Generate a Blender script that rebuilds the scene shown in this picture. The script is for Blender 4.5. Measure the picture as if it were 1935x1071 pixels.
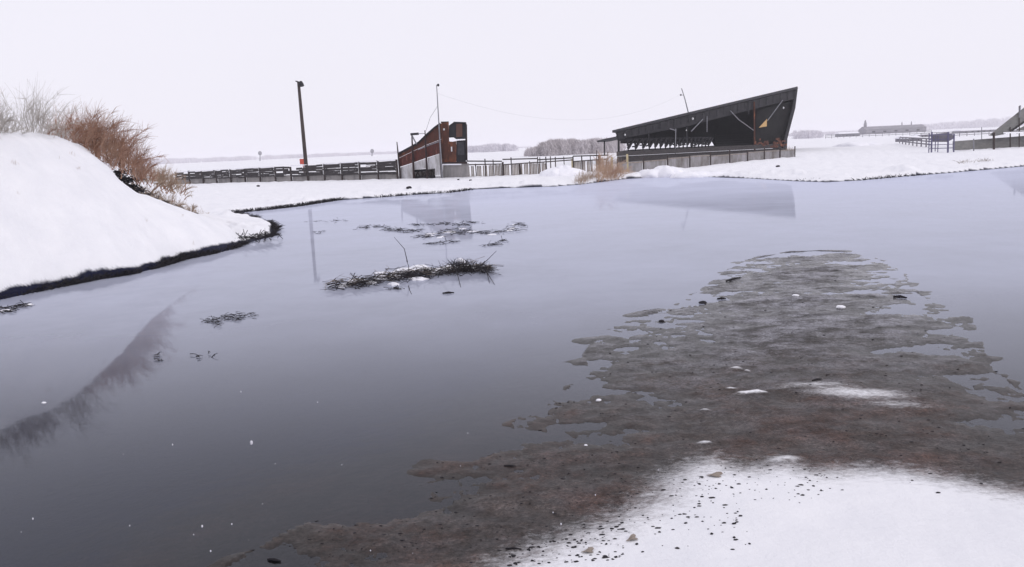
import bpy, math, random
import numpy as np
from mathutils import Vector, Matrix

for o in list(bpy.data.objects): bpy.data.objects.remove(o)
random.seed(7); rng = np.random.default_rng(7)
sc = bpy.context.scene
COL = sc.collection

# ------------------------------------------------------------------ camera
CAMZ = 2.5; FPX = 1505.0; PW, PH = 1935.0, 1071.0
PITCH = math.radians(9.7); ROLL = math.radians(2.55)
Fv = Vector((0, math.cos(PITCH), -math.sin(PITCH)))
R0 = Vector((1, 0, 0)); U0 = Vector((0, math.sin(PITCH), math.cos(PITCH)))
Rv = R0*math.cos(ROLL) - U0*math.sin(ROLL)
Uv = U0*math.cos(ROLL) + R0*math.sin(ROLL)
cam_d = bpy.data.cameras.new('camera'); cam = bpy.data.objects.new('camera', cam_d); COL.objects.link(cam)
cam_d.sensor_width = 36; cam_d.lens = 36*FPX/PW; cam_d.clip_start = 0.05; cam_d.clip_end = 12000
M = Matrix.Identity(4)
for i in range(3):
    M[i][0] = Rv[i]; M[i][1] = Uv[i]; M[i][2] = -Fv[i]
M[2][3] = CAMZ
cam.matrix_world = M
sc.camera = cam

# ------------------------------------------------------------------ world, sun, exposure
w = bpy.data.worlds.new('World'); sc.world = w; w.use_nodes = True
nt = w.node_tree; nt.nodes.clear()
sky = nt.nodes.new('ShaderNodeTexSky'); sky.sky_type = 'NISHITA'; sky.sun_disc = False
SUN_EL, SUN_ROT = math.radians(27), math.radians(125)
sky.sun_elevation = SUN_EL; sky.sun_rotation = SUN_ROT; sky.dust_density = 4
mul = nt.nodes.new('ShaderNodeMixRGB'); mul.blend_type = 'MULTIPLY'; mul.inputs[0].default_value = 1
mul.inputs[2].default_value = (0.1, 0.1, 0.1, 1); nt.links.new(sky.outputs[0], mul.inputs[1])
tc = nt.nodes.new('ShaderNodeTexCoord'); sep = nt.nodes.new('ShaderNodeSeparateXYZ')
nt.links.new(tc.outputs['Generated'], sep.inputs[0])
ramp = nt.nodes.new('ShaderNodeValToRGB')
ramp.color_ramp.elements[0].position = 0.0; ramp.color_ramp.elements[0].color = (0.92, 0.90, 0.99, 1)
ramp.color_ramp.elements[1].position = 1.0; ramp.color_ramp.elements[1].color = (0.96, 0.94, 1.02, 1)
nt.links.new(sep.outputs[2], ramp.inputs[0])
nz = nt.nodes.new('ShaderNodeTexNoise'); nz.inputs['Scale'].default_value = 2.2; nz.inputs['Detail'].default_value = 4
nt.links.new(tc.outputs['Generated'], nz.inputs['Vector'])
cl = nt.nodes.new('ShaderNodeMapRange'); cl.inputs[3].default_value = 0.97; cl.inputs[4].default_value = 1.03
nt.links.new(nz.outputs[0], cl.inputs[0])
m2 = nt.nodes.new('ShaderNodeMixRGB'); m2.blend_type = 'MULTIPLY'; m2.inputs[0].default_value = 1
nt.links.new(ramp.outputs[0], m2.inputs[1]); nt.links.new(cl.outputs[0], m2.inputs[2])
mx = nt.nodes.new('ShaderNodeMixRGB'); mx.inputs[0].default_value = 0.95
nt.links.new(mul.outputs[0], mx.inputs[1]); nt.links.new(m2.outputs[0], mx.inputs[2])
bg = nt.nodes.new('ShaderNodeBackground'); nt.links.new(mx.outputs[0], bg.inputs[0]); bg.inputs[1].default_value = 1.0
wo = nt.nodes.new('ShaderNodeOutputWorld'); nt.links.new(bg.outputs[0], wo.inputs[0])

sd = bpy.data.lights.new('sun', 'SUN'); sun = bpy.data.objects.new('sun', sd); COL.objects.link(sun)
sd.energy = 0.8; sd.angle = math.radians(14); sd.color = (1, 0.96, 0.92)
az = SUN_ROT
sdir = Vector((math.sin(az)*math.cos(SUN_EL), math.cos(az)*math.cos(SUN_EL), math.sin(SUN_EL)))
sun.rotation_euler = sdir.to_track_quat('Z', 'Y').to_euler()
sc.view_settings.view_transform = 'Standard'; sc.view_settings.look = 'None'
sc.view_settings.exposure = 0.0; sc.view_settings.gamma = 1.0
sc.render.engine = 'CYCLES'
sc.cycles.max_bounces = 8; sc.cycles.volume_bounces = 2; sc.cycles.transparent_max_bounces = 24

# ------------------------------------------------------------------ helpers: placing
def ray(px, py): return Fv*FPX + Rv*(px-PW/2) - Uv*(py-PH/2)
def at(px, py, z=0.0):
    d = ray(px, py); t = (z-CAMZ)/d.z
    return Vector((d.x*t, d.y*t, z))
def atD(px, py, D):
    d = ray(px, py); t = D/d.y
    return Vector((d.x*t, D, CAMZ+d.z*t))
class Plane:
    """vertical plane through two ground points; on(px,py,off) = point of the plane shifted back by off metres"""
    def __init__(s, A, B, toward=None):
        s.A = Vector((A[0], A[1], 0)); d = Vector((B[0]-A[0], B[1]-A[1], 0)); s.t = d.normalized()
        s.n = Vector((-s.t.y, s.t.x, 0))
        if s.n.y < 0: s.n = -s.n
        s.d = s.n
        if toward is not None:
            r = ray(toward, 270); s.d = Vector((r.x, r.y, 0)); s.d /= s.d.dot(s.n)
    def on(s, px, py, off=0):
        d = ray(px, py); o = Vector((0, 0, CAMZ)); P = s.A + s.n*off
        t = (P-o).dot(s.n)/d.dot(s.n)
        return o + d*t

# ------------------------------------------------------------------ helpers: meshes
class MB:
    def __init__(s): s.v = []; s.f = []
    def add(s, vs, fs):
        b = len(s.v); s.v += [tuple(v) for v in vs]; s.f += [tuple(b+i for i in f) for f in fs]
    def box(s, c, size, rz=0, tilt=0):
        R = Matrix.Rotation(rz, 3, 'Z') @ Matrix.Rotation(tilt, 3, 'Y')
        x, y, z = size[0]/2, size[1]/2, size[2]/2
        vs = [Vector(c)+R@Vector((a*x, b*y, d*z)) for a in (-1, 1) for b in (-1, 1) for d in (-1, 1)]
        s.add(vs, [(0,1,3,2), (4,6,7,5), (0,4,5,1), (2,3,7,6), (0,2,6,4), (1,5,7,3)])
    def bar(s, a, b, w=0.1, h=None, up=None):
        a = Vector(a); b = Vector(b); d = (b-a).normalized(); h = h or w
        u = Vector(up) if up else (Vector((0,0,1)) if abs(d.z) < .9 else Vector((0,1,0)))
        x = d.cross(u).normalized(); y = x.cross(d).normalized()
        vs = [p + x*(i*w/2) + y*(j*h/2) for p in (a, b) for i, j in ((-1,-1),(1,-1),(1,1),(-1,1))]
        s.add(vs, [(3,2,1,0), (4,5,6,7), (0,1,5,4), (1,2,6,5), (2,3,7,6), (3,0,4,7)])
    def tube(s, pts, rads, n=8):
        pts = [Vector(p) for p in pts]; b = len(s.v)
        for i, p in enumerate(pts):
            d = (pts[min(i+1, len(pts)-1)]-pts[max(i-1, 0)]).normalized()
            u = Vector((0,0,1)) if abs(d.z) < .9 else Vector((0,1,0))
            x = d.cross(u).normalized(); y = x.cross(d)
            r = rads[i] if hasattr(rads, '__len__') else rads
            for k in range(n):
                a = 2*math.pi*k/n; s.v.append(tuple(p + x*math.cos(a)*r + y*math.sin(a)*r))
        for i in range(len(pts)-1):
            for k in range(n):
                k2 = (k+1) % n; s.f.append((b+i*n+k, b+i*n+k2, b+(i+1)*n+k2, b+(i+1)*n+k))
        s.f.append(tuple(b+k for k in reversed(range(n)))); s.f.append(tuple(b+(len(pts)-1)*n+k for k in range(n)))
    def strip(s, pts, w0, w1, side):
        """thin tapering blade: three sided so it has thickness"""
        pts = [Vector(p) for p in pts]; b = len(s.v); n = len(pts)
        side = Vector(side).normalized()
        for i, p in enumerate(pts):
            w_ = w0 + (w1-w0)*i/(n-1)
            d = (pts[min(i+1, n-1)]-pts[max(i-1, 0)]).normalized()
            x = d.cross(side)
            x = x.normalized() if x.length > 1e-4 else Vector((1,0,0))
            y = d.cross(x)
            s.v += [tuple(p-x*w_/2), tuple(p+x*w_/2), tuple(p+y*w_*.7)]
        for i in range(n-1):
            for k in range(3):
                k2 = (k+1) % 3; s.f.append((b+i*3+k, b+i*3+k2, b+(i+1)*3+k2, b+(i+1)*3+k))
    def prism(s, front, back):
        n = len(front); b = len(s.v); s.v += [tuple(p) for p in front] + [tuple(p) for p in back]
        s.f.append(tuple(b+i for i in range(n))); s.f.append(tuple(b+n+i for i in reversed(range(n))))
        for i in range(n):
            j = (i+1) % n; s.f.append((b+i, b+n+i, b+n+j, b+j))
    def pp(s, pl, pts, o0, o1):
        """outline on a plane, pushed back to real thickness along the plane normal"""
        f = [pl.on(x, y, o0) for x, y in pts]; s.prism(f, [p + pl.d*(o1-o0) for p in f])
    def blob(s, c, r, seed=0, amp=.2, nu=14, nv=8, flat=False):
        rr = random.Random(seed); b = len(s.v); c = Vector(c)
        ph = [rr.uniform(0, 6.28) for _ in range(6)]
        for j in range(nv+1):
            th = math.pi*j/nv
            for i in range(nu):
                a = 2*math.pi*i/nu
                k = 1+amp*(math.sin(2*a+ph[0])*.5+math.sin(3*a+ph[1]+2*th)*.4+math.sin(5*a+ph[2]-3*th)*.3)
                z = math.cos(th)
                if flat and z < 0: z *= .15
                s.v.append((c.x+r[0]*k*math.sin(th)*math.cos(a), c.y+r[1]*k*math.sin(th)*math.sin(a), c.z+r[2]*z*(.8+.2*k)))
        for j in range(nv):
            for i in range(nu):
                i2 = (i+1) % nu; s.f.append((b+j*nu+i, b+(j+1)*nu+i, b+(j+1)*nu+i2, b+j*nu+i2))
    def build(s, name, mat, parent=None, smooth=False):
        me = bpy.data.meshes.new(name); me.from_pydata(s.v, [], s.f); me.update()
        me.materials.append(mat)
        o = bpy.data.objects.new(name, me); COL.objects.link(o)
        if parent is not None:
            o.parent = parent; o.matrix_parent_inverse = Matrix.Translation(-parent.location)
        if smooth:
            me.polygons.foreach_set('use_smooth', [True]*len(me.polygons))
        return o
def tag(o, label=None, cat=None, group=None, kind=None):
    if label: o['label'] = label
    if cat: o['category'] = cat
    if group: o['group'] = group
    if kind: o['kind'] = kind
    return o
def thing(name, loc, label, cat, group=None):
    e = bpy.data.objects.new(name, None); COL.objects.link(e); e.location = loc; e.empty_display_size = .2
    return tag(e, label, cat, group)

# ------------------------------------------------------------------ helpers: materials
def mat(name, c1, c2=None, scale=3.0, rough=.8, stretch=(1,1,1), bump=0.0, metallic=0.0, c3=None, spec=.3, lo=.35, hi=.65):
    m = bpy.data.materials.new(name); m.use_nodes = True; t = m.node_tree; p = t.nodes['Principled BSDF']
    p.inputs['Roughness'].default_value = rough; p.inputs['Metallic'].default_value = metallic
    p.inputs['Specular IOR Level'].default_value = spec
    if c2 is None: c2 = tuple(x*.75 for x in c1)
    tcn = t.nodes.new('ShaderNodeTexCoord'); mp = t.nodes.new('ShaderNodeMapping'); mp.inputs['Scale'].default_value = stretch
    t.links.new(tcn.outputs['Object'], mp.inputs['Vector'])
    n = t.nodes.new('ShaderNodeTexNoise'); n.inputs['Scale'].default_value = scale; n.inputs['Detail'].default_value = 8; n.inputs['Roughness'].default_value = .65
    t.links.new(mp.outputs[0], n.inputs['Vector'])
    r = t.nodes.new('ShaderNodeValToRGB'); r.color_ramp.elements[0].position = lo; r.color_ramp.elements[1].position = hi
    r.color_ramp.elements[0].color = (*c1, 1); r.color_ramp.elements[1].color = (*c2, 1)
    if c3:
        e = r.color_ramp.elements.new((lo+hi)/2); e.color = (*c3, 1)
    t.links.new(n.outputs[0], r.inputs[0]); t.links.new(r.outputs[0], p.inputs['Base Color'])
    if bump:
        b = t.nodes.new('ShaderNodeBump'); b.inputs['Strength'].default_value = bump; b.inputs['Distance'].default_value = .02
        t.links.new(n.outputs[0], b.inputs['Height']); t.links.new(b.outputs[0], p.inputs['Normal'])
    return m
M_snowcap = mat('snow_cap', (.88,.88,.92), (.80,.80,.86), 6, .8, bump=.4)
M_darkwood = mat('dark_wood', (.022,.020,.024), (.07,.062,.062), 2.5, .85, (1,1,5), .3)
M_post = mat('post_wood', (.03,.025,.027), (.075,.055,.05), 4, .85, (4,4,1), .3)
M_greywall = mat('grey_boards', (.22,.21,.21), (.36,.34,.33), 1.3, .85, (1,1,.3), .2, c3=(.30,.285,.28))
M_tanboards = mat('tan_boards', (.20,.165,.145), (.34,.30,.27), 2.0, .85, (2,2,.4), .2)
M_red = mat('red_paint', (.13,.028,.02), (.25,.09,.065), 2.8, .75, (1,1,.5), .15, c3=(.065,.02,.016), lo=.3, hi=.75)
M_rust = mat('rusty_panel', (.11,.034,.020), (.27,.092,.042), 1.9, .75, (1,1,.5), .15, c3=(.065,.024,.016), lo=.3, hi=.72)
M_dark = mat('dark_sheet', (.007,.007,.010), (.024,.022,.027), 1.5, .7, (1,1,.5))
M_darkred2 = mat('brown_panel', (.085,.040,.030), (.12,.06,.045), 2, .7)
M_darkred = mat('dark_trim', (.02,.013,.014), (.04,.02,.02), 3, .7)
M_pale = mat('pale_panel', (.32,.29,.28), (.60,.59,.61), 2.6, .8, (1,1,.35), .1, c3=(.42,.41,.41), lo=.3, hi=.6)
M_roof = mat('dark_roof_metal', (.018,.018,.023), (.045,.044,.052), 2.5, .6)
M_inner = mat('interior_shade', (.004,.004,.005), (.011,.010,.011), 1, .95)  # near-black colour carries the shade under the stand roof
M_grey = mat('grey_metal', (.16,.16,.18), (.26,.26,.29), 3, .6)
M_white = mat('white_paint', (.75,.75,.75), (.6,.6,.62), 4, .6)
M_tan = mat('tan_sign', (.55,.36,.16), (.45,.28,.12), 3, .7)
M_yellow = mat('pale_yellow_post', (.55,.47,.28), (.42,.36,.24), 5, .8)
M_conc = mat('weathered_boards', (.13,.115,.105), (.31,.30,.32), 1.1, .9, (1,1,.6), .2, c3=(.22,.21,.215), lo=.3, hi=.65)
M_twig = mat('dark_twig', (.010,.009,.013), (.028,.024,.027), 8, .9)
M_redbush = mat('red_stems', (.21,.10,.065), (.42,.27,.195), 1.6, .9)
M_brush = mat('dry_brush', (.28,.20,.14), (.45,.35,.27), 1.5, .9)
M_straw = mat('weathered_straw', (.10,.08,.065), (.22,.18,.145), 3, .9)
M_palebrush = mat('pale_reed', (.33,.30,.27), (.48,.45,.42), 2, .9)
M_blue = mat('blue_grey_pipe', (.10,.10,.17), (.16,.15,.24), 4, .6)
M_wood_far = mat('haze_tinted_branches', (.60,.58,.63), (.66,.64,.69), .02, .95)  # distance haze is put into this pale branch colour
M_thicket = mat('haze_tinted_thicket', (.46,.425,.44), (.53,.495,.515), .2, .95)  # lightened so the colour itself holds part of the haze
M_reed = mat('tan_reed', (.34,.20,.13), (.56,.42,.31), 1.2, .9)
M_leaf = mat('dead_leaf', (.22,.18,.15), (.30,.26,.23), 30, .8)
M_crumb = mat('mud_crumb', (.012,.012,.018), (.035,.03,.032), 20, .8)
M_flake = mat('snowflake', (.6,.6,.66), (.5,.5,.56), 10, .8)
M_redsign = mat('red_sign', (.55,.10,.07), (.45,.08,.06), 5, .6)
M_barn = mat('far_barn_wall', (.20,.19,.22), (.28,.27,.30), .3, .9)

# ------------------------------------------------------------------ ground
def hsh(ix, iy, s):
    n = (ix.astype(np.int64)*374761393 + iy.astype(np.int64)*668265263 + s*974634777) & 0xffffffff
    n = ((n ^ (n >> 13))*1274126177) & 0xffffffff
    return ((n ^ (n >> 16)) & 0xffff)/65535.0
def vnoise(x, y, s=0):
    ix = np.floor(x); iy = np.floor(y); fx = x-ix; fy = y-iy
    fx = fx*fx*(3-2*fx); fy = fy*fy*(3-2*fy)
    a = hsh(ix, iy, s); b = hsh(ix+1, iy, s); c = hsh(ix, iy+1, s); d = hsh(ix+1, iy+1, s)
    return (a*(1-fx)+b*fx)*(1-fy)+(c*(1-fx)+d*fx)*fy
def fbm(x, y, s=0, o=4):
    r = 0*x; a = .5; k = 1
    for i in range(o): r = r + a*vnoise(x*k+17.3*i, y*k-9.1*i, s+i); a *= .5; k *= 2.03
    return r/(1-.5**o)      # 0..1
def segdist(X, Y, ch, Z=None):
    best = np.full(X.shape, 1e9); val = np.zeros(X.shape)
    for i in range(len(ch)-1):
        ax, ay = ch[i][0], ch[i][1]; bx, by = ch[i+1][0], ch[i+1][1]
        dx, dy = bx-ax, by-ay; L = dx*dx+dy*dy+1e-12
        t = np.clip(((X-ax)*dx+(Y-ay)*dy)/L, 0, 1)
        d = np.hypot(X-ax-t*dx, Y-ay-t*dy); m = d < best
        best = np.where(m, d, best)
        if Z is not None: val = np.where(m, Z[i]*(1-t)+Z[i+1]*t, val)
    return (best, val) if Z is not None else best
def inside(X, Y, poly):
    c = np.zeros(X.shape, bool); n = len(poly)
    for i in range(n):
        x1, y1 = poly[i][0], poly[i][1]; x2, y2 = poly[(i+1) % n][0], poly[(i+1) % n][1]
        if y1 == y2: continue
        c ^= ((y1 > Y) != (y2 > Y)) & (X < (x2-x1)*(Y-y1)/(y2-y1)+x1)
    return c
def gp(L, z=0): return [tuple(at(x, y, z))[:2] for x, y in L]
left_px = [(-500,680),(-200,608),(-60,578),(0,566),(60,553),(120,541),(180,529),(250,518),(300,505),(350,490),(400,480),(440,470),(470,458),(512,447),(521,432),(505,420),(470,409),(435,403)]
far_px = [(435,403),(500,397),(560,390),(640,378),(700,374),(780,368),(850,364),(890,358),(960,355),(1050,352),(1100,348),(1180,338),(1250,334),(1330,334),(1420,337),(1500,342),(1560,344),(1620,341),(1700,334),(1800,326),(1935,314),(2100,302),(2400,288)]
near_px = [(2500,930),(2200,800),(2040,790),(1935,745),(1868,690),(1855,640),(1838,600),(1770,580),(1722,545),(1705,515),(1655,487),(1600,476),(1540,474),(1480,478),(1410,492),(1365,515),(1325,545),(1275,580),(1185,605),(1125,640),(1098,670),(1120,700),(1060,745),(1000,765),(968,800),(985,835),(900,868),(800,905),(700,940),(600,975),(520,1015),(430,1071),(330,1180)]
left_w = gp(left_px); far_w = gp(far_px); near_w = gp(near_px)
left_w = [(-30, 7), (-18, 10)] + left_w[1:]
far_w = far_w + [(70, 40), (60, 14)]
near_w = [(60, 14), (30, 7.5)] + near_w[2:] + [(-2.5, 2.2), (-6, -3), (-30, -6)]
water_poly = left_w + far_w[1:] + near_w[1:]
near_chain = near_w; left_chain = left_w; far_chain = far_w
snow_px = [(2600,1100),(2300,1000),(2100,960),(1935,930),(1800,905),(1700,888),(1600,886),(1540,890),(1480,874),(1400,884),(1345,866),(1290,880),(1245,905),(1215,945),(1140,985),(1060,1015),(1000,1035),(930,1071),(860,1120)]
snow_poly = gp(snow_px) + [(-1.2, 3.0), (-1.5, 1.5), (-4, -6), (30, -30), (60, 5)]
ridge = [(-300,262,15.5),(-120,252,17),(0,250,18.5),(60,250,19.6),(110,257,21),(150,272,22.5),(178,290,23.6),(205,312,24.6),(225,338,25.6),(260,365,26.8),(310,385,28),(370,404,28.8),(430,418,28.6),(490,428,27.8)]
ridge_p = [atD(*r) for r in ridge]
ridge_xy = [(-40, 12)] + [(p.x, p.y) for p in ridge_p]; ridge_z = [3.2] + [p.z for p in ridge_p]
CREST_AZ = [math.atan2(p.x, p.y) for p in ridge_p]; CREST_SL = [(p.z-CAMZ)/math.hypot(p.x, p.y) for p in ridge_p]
def ground(X, Y):
    W = inside(X, Y, water_poly)
    dl = segdist(X, Y, left_chain); df = segdist(X, Y, far_chain); dn = segdist(X, Y, near_chain)
    R = np.hypot(X, Y)
    n1 = fbm(X*.5, Y*.5, 3); n2 = fbm(X*2.1, Y*2.1, 11); n3 = fbm(X*.09, Y*.09, 21); n5 = fbm(X*6, Y*6, 41, 3)
    # bed
    bed = -np.minimum(np.minimum(dl*.6, df*.25), np.minimum(dn*.055+.004, 1.4))
    shoal = np.exp(-dn/.9)*(fbm(X*1.1, Y*2.0, 51, 5)-.5)*.10
    bed = bed + shoal*W
    # far land
    dwf = np.minimum(df, dl)
    h_far = .10*(1-np.exp(-dwf/.12)) + .20*(1-np.exp(-dwf/2.5)) + (n1-.5)*.22*np.minimum(dwf/1.5, 1)*np.exp(-R/160) + (n2-.5)*.16*np.minimum(dwf*2, 1)*(R < 120) + np.maximum(fbm(X*.8, Y*.8, 151, 4)-.52, 0)*1.1*np.exp(-((dwf-1.6)/1.6)**2)
    h_far = h_far + (n3-.5)*.2*np.clip(dwf/8, 0, 1)
    # left bank
    dr, zr = segdist(X, Y, ridge_xy, ridge_z)
    u = dl/(dl+dr+1e-6)
    prof = 1-(1-u)**1.02
    front = .13 + (zr-.13)*prof
    AZ = np.arctan2(X, Y); sl = np.interp(AZ, CREST_AZ, CREST_SL)
    cap = CAMZ + sl*R - .03
    k = .12; front = np.where(AZ > CREST_AZ[0], np.minimum(front, np.maximum(cap, .13)) - k*np.exp(-np.abs(front-cap)/k)*(cap > .3)*.5, front)
    sideR = inside(X, Y, ridge_xy + [(left_w[k][0], left_w[k][1]) for k in range(len(left_w)-4, -1, -1)])
    back = zr*np.exp(-(dr/3.2)**1.6) * (zr > 0)
    step = 1-np.exp(-dl/.10)
    h_left = np.where(sideR, front*step + (n1-.5)*.22*np.minimum(dl, 1) + (fbm(X*.9+9, Y*1.4, 141, 5)-.5)*.14*np.minimum(dl*1.5, 1) + (n2-.5)*.06, np.minimum(back, 4)*step + (n2-.5)*.06)
    h_land = np.maximum(h_left, h_far)
    # near shoal and snow
    S = inside(X, Y, snow_poly); ds = segdist(X, Y, snow_poly+[snow_poly[0]])
    mudn = fbm(X*1.3+5, Y*2.6, 61, 5)
    mudh = -.004 + np.minimum(dn*.016, .026) + (mudn-.5)*.045 + (fbm(X*3.2, Y*6, 91, 5)-.5)*.030*np.clip((R-6)/5, 0, 1) + (n5-.5)*.018 + (fbm(X*17, Y*17, 191, 2)-.5)*.012
    snowh = .03 + .11*(1-np.exp(-ds/1.2)) + (n2-.5)*.03*np.minimum(ds*2,1) + np.clip(4.2-R, 0, 3)*.22
    near = np.where(S, np.maximum(mudh, 0)*(1-np.minimum(ds*6,1)) + snowh*np.minimum(ds*6, 1), mudh)
    isnear = (dn < np.minimum(dl, df)) | (S)
    h = np.where(W, bed, np.where(isnear, near, h_land))
    # masks
    sm = np.where(W, 0, np.where(isnear, np.clip(.5+np.where(S, ds, -ds)*1.0, 0, 1), np.clip((dl-.02-.075*np.clip(fbm(X*1.1+3, Y*1.1, 131, 4)*2.6-.8, 0, 1))/.08, 0, 1)*np.clip((df+.15)/.25, 0, 1)))
    # wind-blown snow streaks lying on the mud
    for (px, py, ax, ay, rot, amt) in STREAKS:
        c = at(px, py, 0); q = math.radians(rot)
        ux = (X-c.x)*math.cos(q)+(Y-c.y)*math.sin(q); uy = -(X-c.x)*math.sin(q)+(Y-c.y)*math.cos(q)
        g = np.exp(-((ux/ax)**2+(uy/ay)**2))*amt
        sm = np.maximum(sm, g*(~W)); h = h + .03*np.clip(g-.25, 0, 1)*(~W)
    mm = np.where(W, np.clip(1-dn/2.2, 0, 1)*np.clip(1.15+bed*5, 0, 1), np.where(isnear, 1.0, 0.0))
    return h, sm, mm
STREAKS = [(1540,733,.6,.20,-8,.62),(1620,748,.7,.26,-14,.72),(1700,768,.5,.2,-20,.55),(1480,738,.3,.10,5,.5),(1420,746,.18,.045,5,1.2),(1385,738,.08,.03,0,1.1),
           (1390,700,.10,.04,0,.9),(1415,703,.06,.03,10,.9),(1330,780,.10,.03,0,.8),(1325,842,.12,.03,0,.8),(1290,842,.08,.02,0,.7),(1480,872,.2,.08,0,.8),
           (1560,840,.3,.05,-6,.4),(1200,730,.3,.1,0,.25),(1520,500,.5,.5,0,.35),(1590,540,.7,.25,0,.35)]
th = np.concatenate([np.radians(np.arange(-180, -40, 2.5)), np.radians(np.arange(-40, 40, .1)), np.radians(np.arange(40, 180, 2.5))])
rad = np.concatenate([[.6, 1.2, 1.8, 2.4], np.exp(np.arange(math.log(3), math.log(13), .0075)), np.exp(np.arange(math.log(13), math.log(31), .0026)), np.exp(np.arange(math.log(31), math.log(62), .008)), np.exp(np.arange(math.log(62), math.log(4200), .03))])
TH, RR = np.meshgrid(th, rad)
GX = np.sin(TH)*RR; GY = np.cos(TH)*RR
H = np.zeros(GX.shape); SM = H.copy(); MM = H.copy()
H, SM, MM = ground(GX, GY)
nt_, nr_ = len(th), len(rad)
co = np.stack([GX, GY, H], -1).reshape(-1, 3)
h0, s0, m0 = ground(np.array([0.0]), np.array([0.0]))
co = np.vstack([co, [[0, 0, h0[0]]]])
I, J = np.meshgrid(np.arange(nr_-1), np.arange(nt_), indexing='ij'); J2 = (J+1) % nt_
quads = np.stack([I*nt_+J, (I+1)*nt_+J, (I+1)*nt_+J2, I*nt_+J2], -1).reshape(-1, 4)[:, ::-1]
ctr = len(co)-1
tris = np.stack([np.full(nt_, ctr), np.arange(nt_), (np.arange(nt_)+1) % nt_], -1)[:, ::-1]
me = bpy.data.meshes.new('snow_ground')
me.vertices.add(len(co)); me.vertices.foreach_set('co', co.ravel())
nl = quads.size+tris.size; me.loops.add(nl)
me.loops.foreach_set('vertex_index', np.concatenate([quads.ravel(), tris.ravel()]).astype(np.int32))
me.polygons.add(len(quads)+len(tris))
ls = np.concatenate([np.arange(len(quads))*4, quads.size+np.arange(len(tris))*3]).astype(np.int32)
me.polygons.foreach_set('loop_start', ls)
me.polygons.foreach_set('use_smooth', np.ones(len(ls), bool))
me.update(calc_edges=True)
for nm, arr, c0 in (('snow', SM, s0), ('mud', MM, m0)):
    a = me.attributes.new(nm, 'FLOAT', 'POINT'); a.data.foreach_set('value', np.append(arr.ravel(), c0).astype(np.float32))

gm = bpy.data.materials.new('snow_and_mud'); gm.use_nodes = True; t = gm.node_tree; P = t.nodes['Principled BSDF']
def N(kind, **k):
    n = t.nodes.new(kind)
    for a, b in k.items(): setattr(n, a, b)
    return n
def noise(scale, detail=6, rough=.6, vec=None, stretch=None):
    n = N('ShaderNodeTexNoise'); n.inputs['Scale'].default_value = scale; n.inputs['Detail'].default_value = detail; n.inputs['Roughness'].default_value = rough
    tcn = N('ShaderNodeTexCoord'); mp = N('ShaderNodeMapping'); mp.inputs['Scale'].default_value = stretch or (1,1,1)
    t.links.new(tcn.outputs['Object'], mp.inputs[0]); t.links.new(mp.outputs[0], n.inputs['Vector']); return n.outputs[0]
def rmp(src, stops):
    r = N('ShaderNodeValToRGB'); e = r.color_ramp.elements
    e[0].position, e[0].color = stops[0][0], (*stops[0][1], 1); e[1].position, e[1].color = stops[-1][0], (*stops[-1][1], 1)
    for p, c in stops[1:-1]: q = e.new(p); q.color = (*c, 1)
    t.links.new(src, r.inputs[0]); return r.outputs[0]
def math_(op, a, b, clamp=False):
    n = N('ShaderNodeMath', operation=op); n.use_clamp = clamp
    for i, v in enumerate((a, b)):
        if isinstance(v, (int, float)): n.inputs[i].default_value = v
        else: t.links.new(v, n.inputs[i])
    return n.outputs[0]
def mixc(f, a, b):
    n = N('ShaderNodeMixRGB'); t.links.new(f, n.inputs[0])
    for i, v in ((1, a), (2, b)):
        if isinstance(v, tuple): n.inputs[i].default_value = (*v, 1)
        else: t.links.new(v, n.inputs[i])
    return n.outputs[0]
at_s = N('ShaderNodeAttribute', attribute_name='snow').outputs['Fac']; at_m = N('ShaderNodeAttribute', attribute_name='mud').outputs['Fac']
def sstep(src, a, b_):
    n = N('ShaderNodeMapRange', interpolation_type='SMOOTHSTEP'); t.links.new(src, n.inputs[0]); n.inputs[1].default_value = a; n.inputs[2].default_value = b_; return n.outputs[0]
gx = N('ShaderNodeSeparateXYZ'); gtc = N('ShaderNodeTexCoord'); t.links.new(gtc.outputs['Object'], gx.inputs[0])
mudc = rmp(noise(2.4, 15, .92, stretch=(1, 1.25, 1)), [(.34, (.012,.011,.011)), (.46, (.030,.027,.026)), (.55, (.058,.053,.052)), (.66, (.15,.145,.15))])
red = math_('MULTIPLY', sstep(noise(1.1, 6, .65), .44, .60), sstep(gx.outputs[1], 9.5, 5.5))
mud2 = N('ShaderNodeMixRGB', blend_type='MULTIPLY'); t.links.new(red, mud2.inputs[0]); t.links.new(mudc, mud2.inputs[1]); mud2.inputs[2].default_value = (1.22, .93, .84, 1)
# pale slush lying in patches on the farther, wetter mud
sl = math_('MULTIPLY', sstep(noise(2.0, 15, .85, stretch=(.9, 1.3, 1)), .42, .62), math_('ADD', .12, math_('MULTIPLY', sstep(gx.outputs[1], 6.0, 12.0), .95)))
sl = math_('MULTIPLY', sl, sstep(gx.outputs[2], -.004, .010))
warm = N('ShaderNodeMixRGB', blend_type='MULTIPLY'); t.links.new(sstep(gx.outputs[1], 10.5, 7.0), warm.inputs[0]); t.links.new(mud2.outputs[0], warm.inputs[1]); warm.inputs[2].default_value = (1.14, .98, .90, 1)
mud3 = mixc(sl, warm.outputs[0], (.30,.30,.335))
bedc = rmp(noise(.8, 5), [(.3, (.003,.004,.018)), (.7, (.006,.008,.030))])
mf = math_('ADD', at_m, math_('MULTIPLY', math_('SUBTRACT', noise(4.5, 12, .8, stretch=(1,1.6,1)), .5), 1.5), True)
grit = rmp(noise(38, 6, .8), [(.36, (.35,.34,.34)), (.5, (1,1,1)), (.66, (1.9,1.85,1.85))])
gm_ = N('ShaderNodeMixRGB', blend_type='MULTIPLY'); gm_.inputs[0].default_value = .85; t.links.new(mud3, gm_.inputs[1]); t.links.new(grit, gm_.inputs[2])
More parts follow.
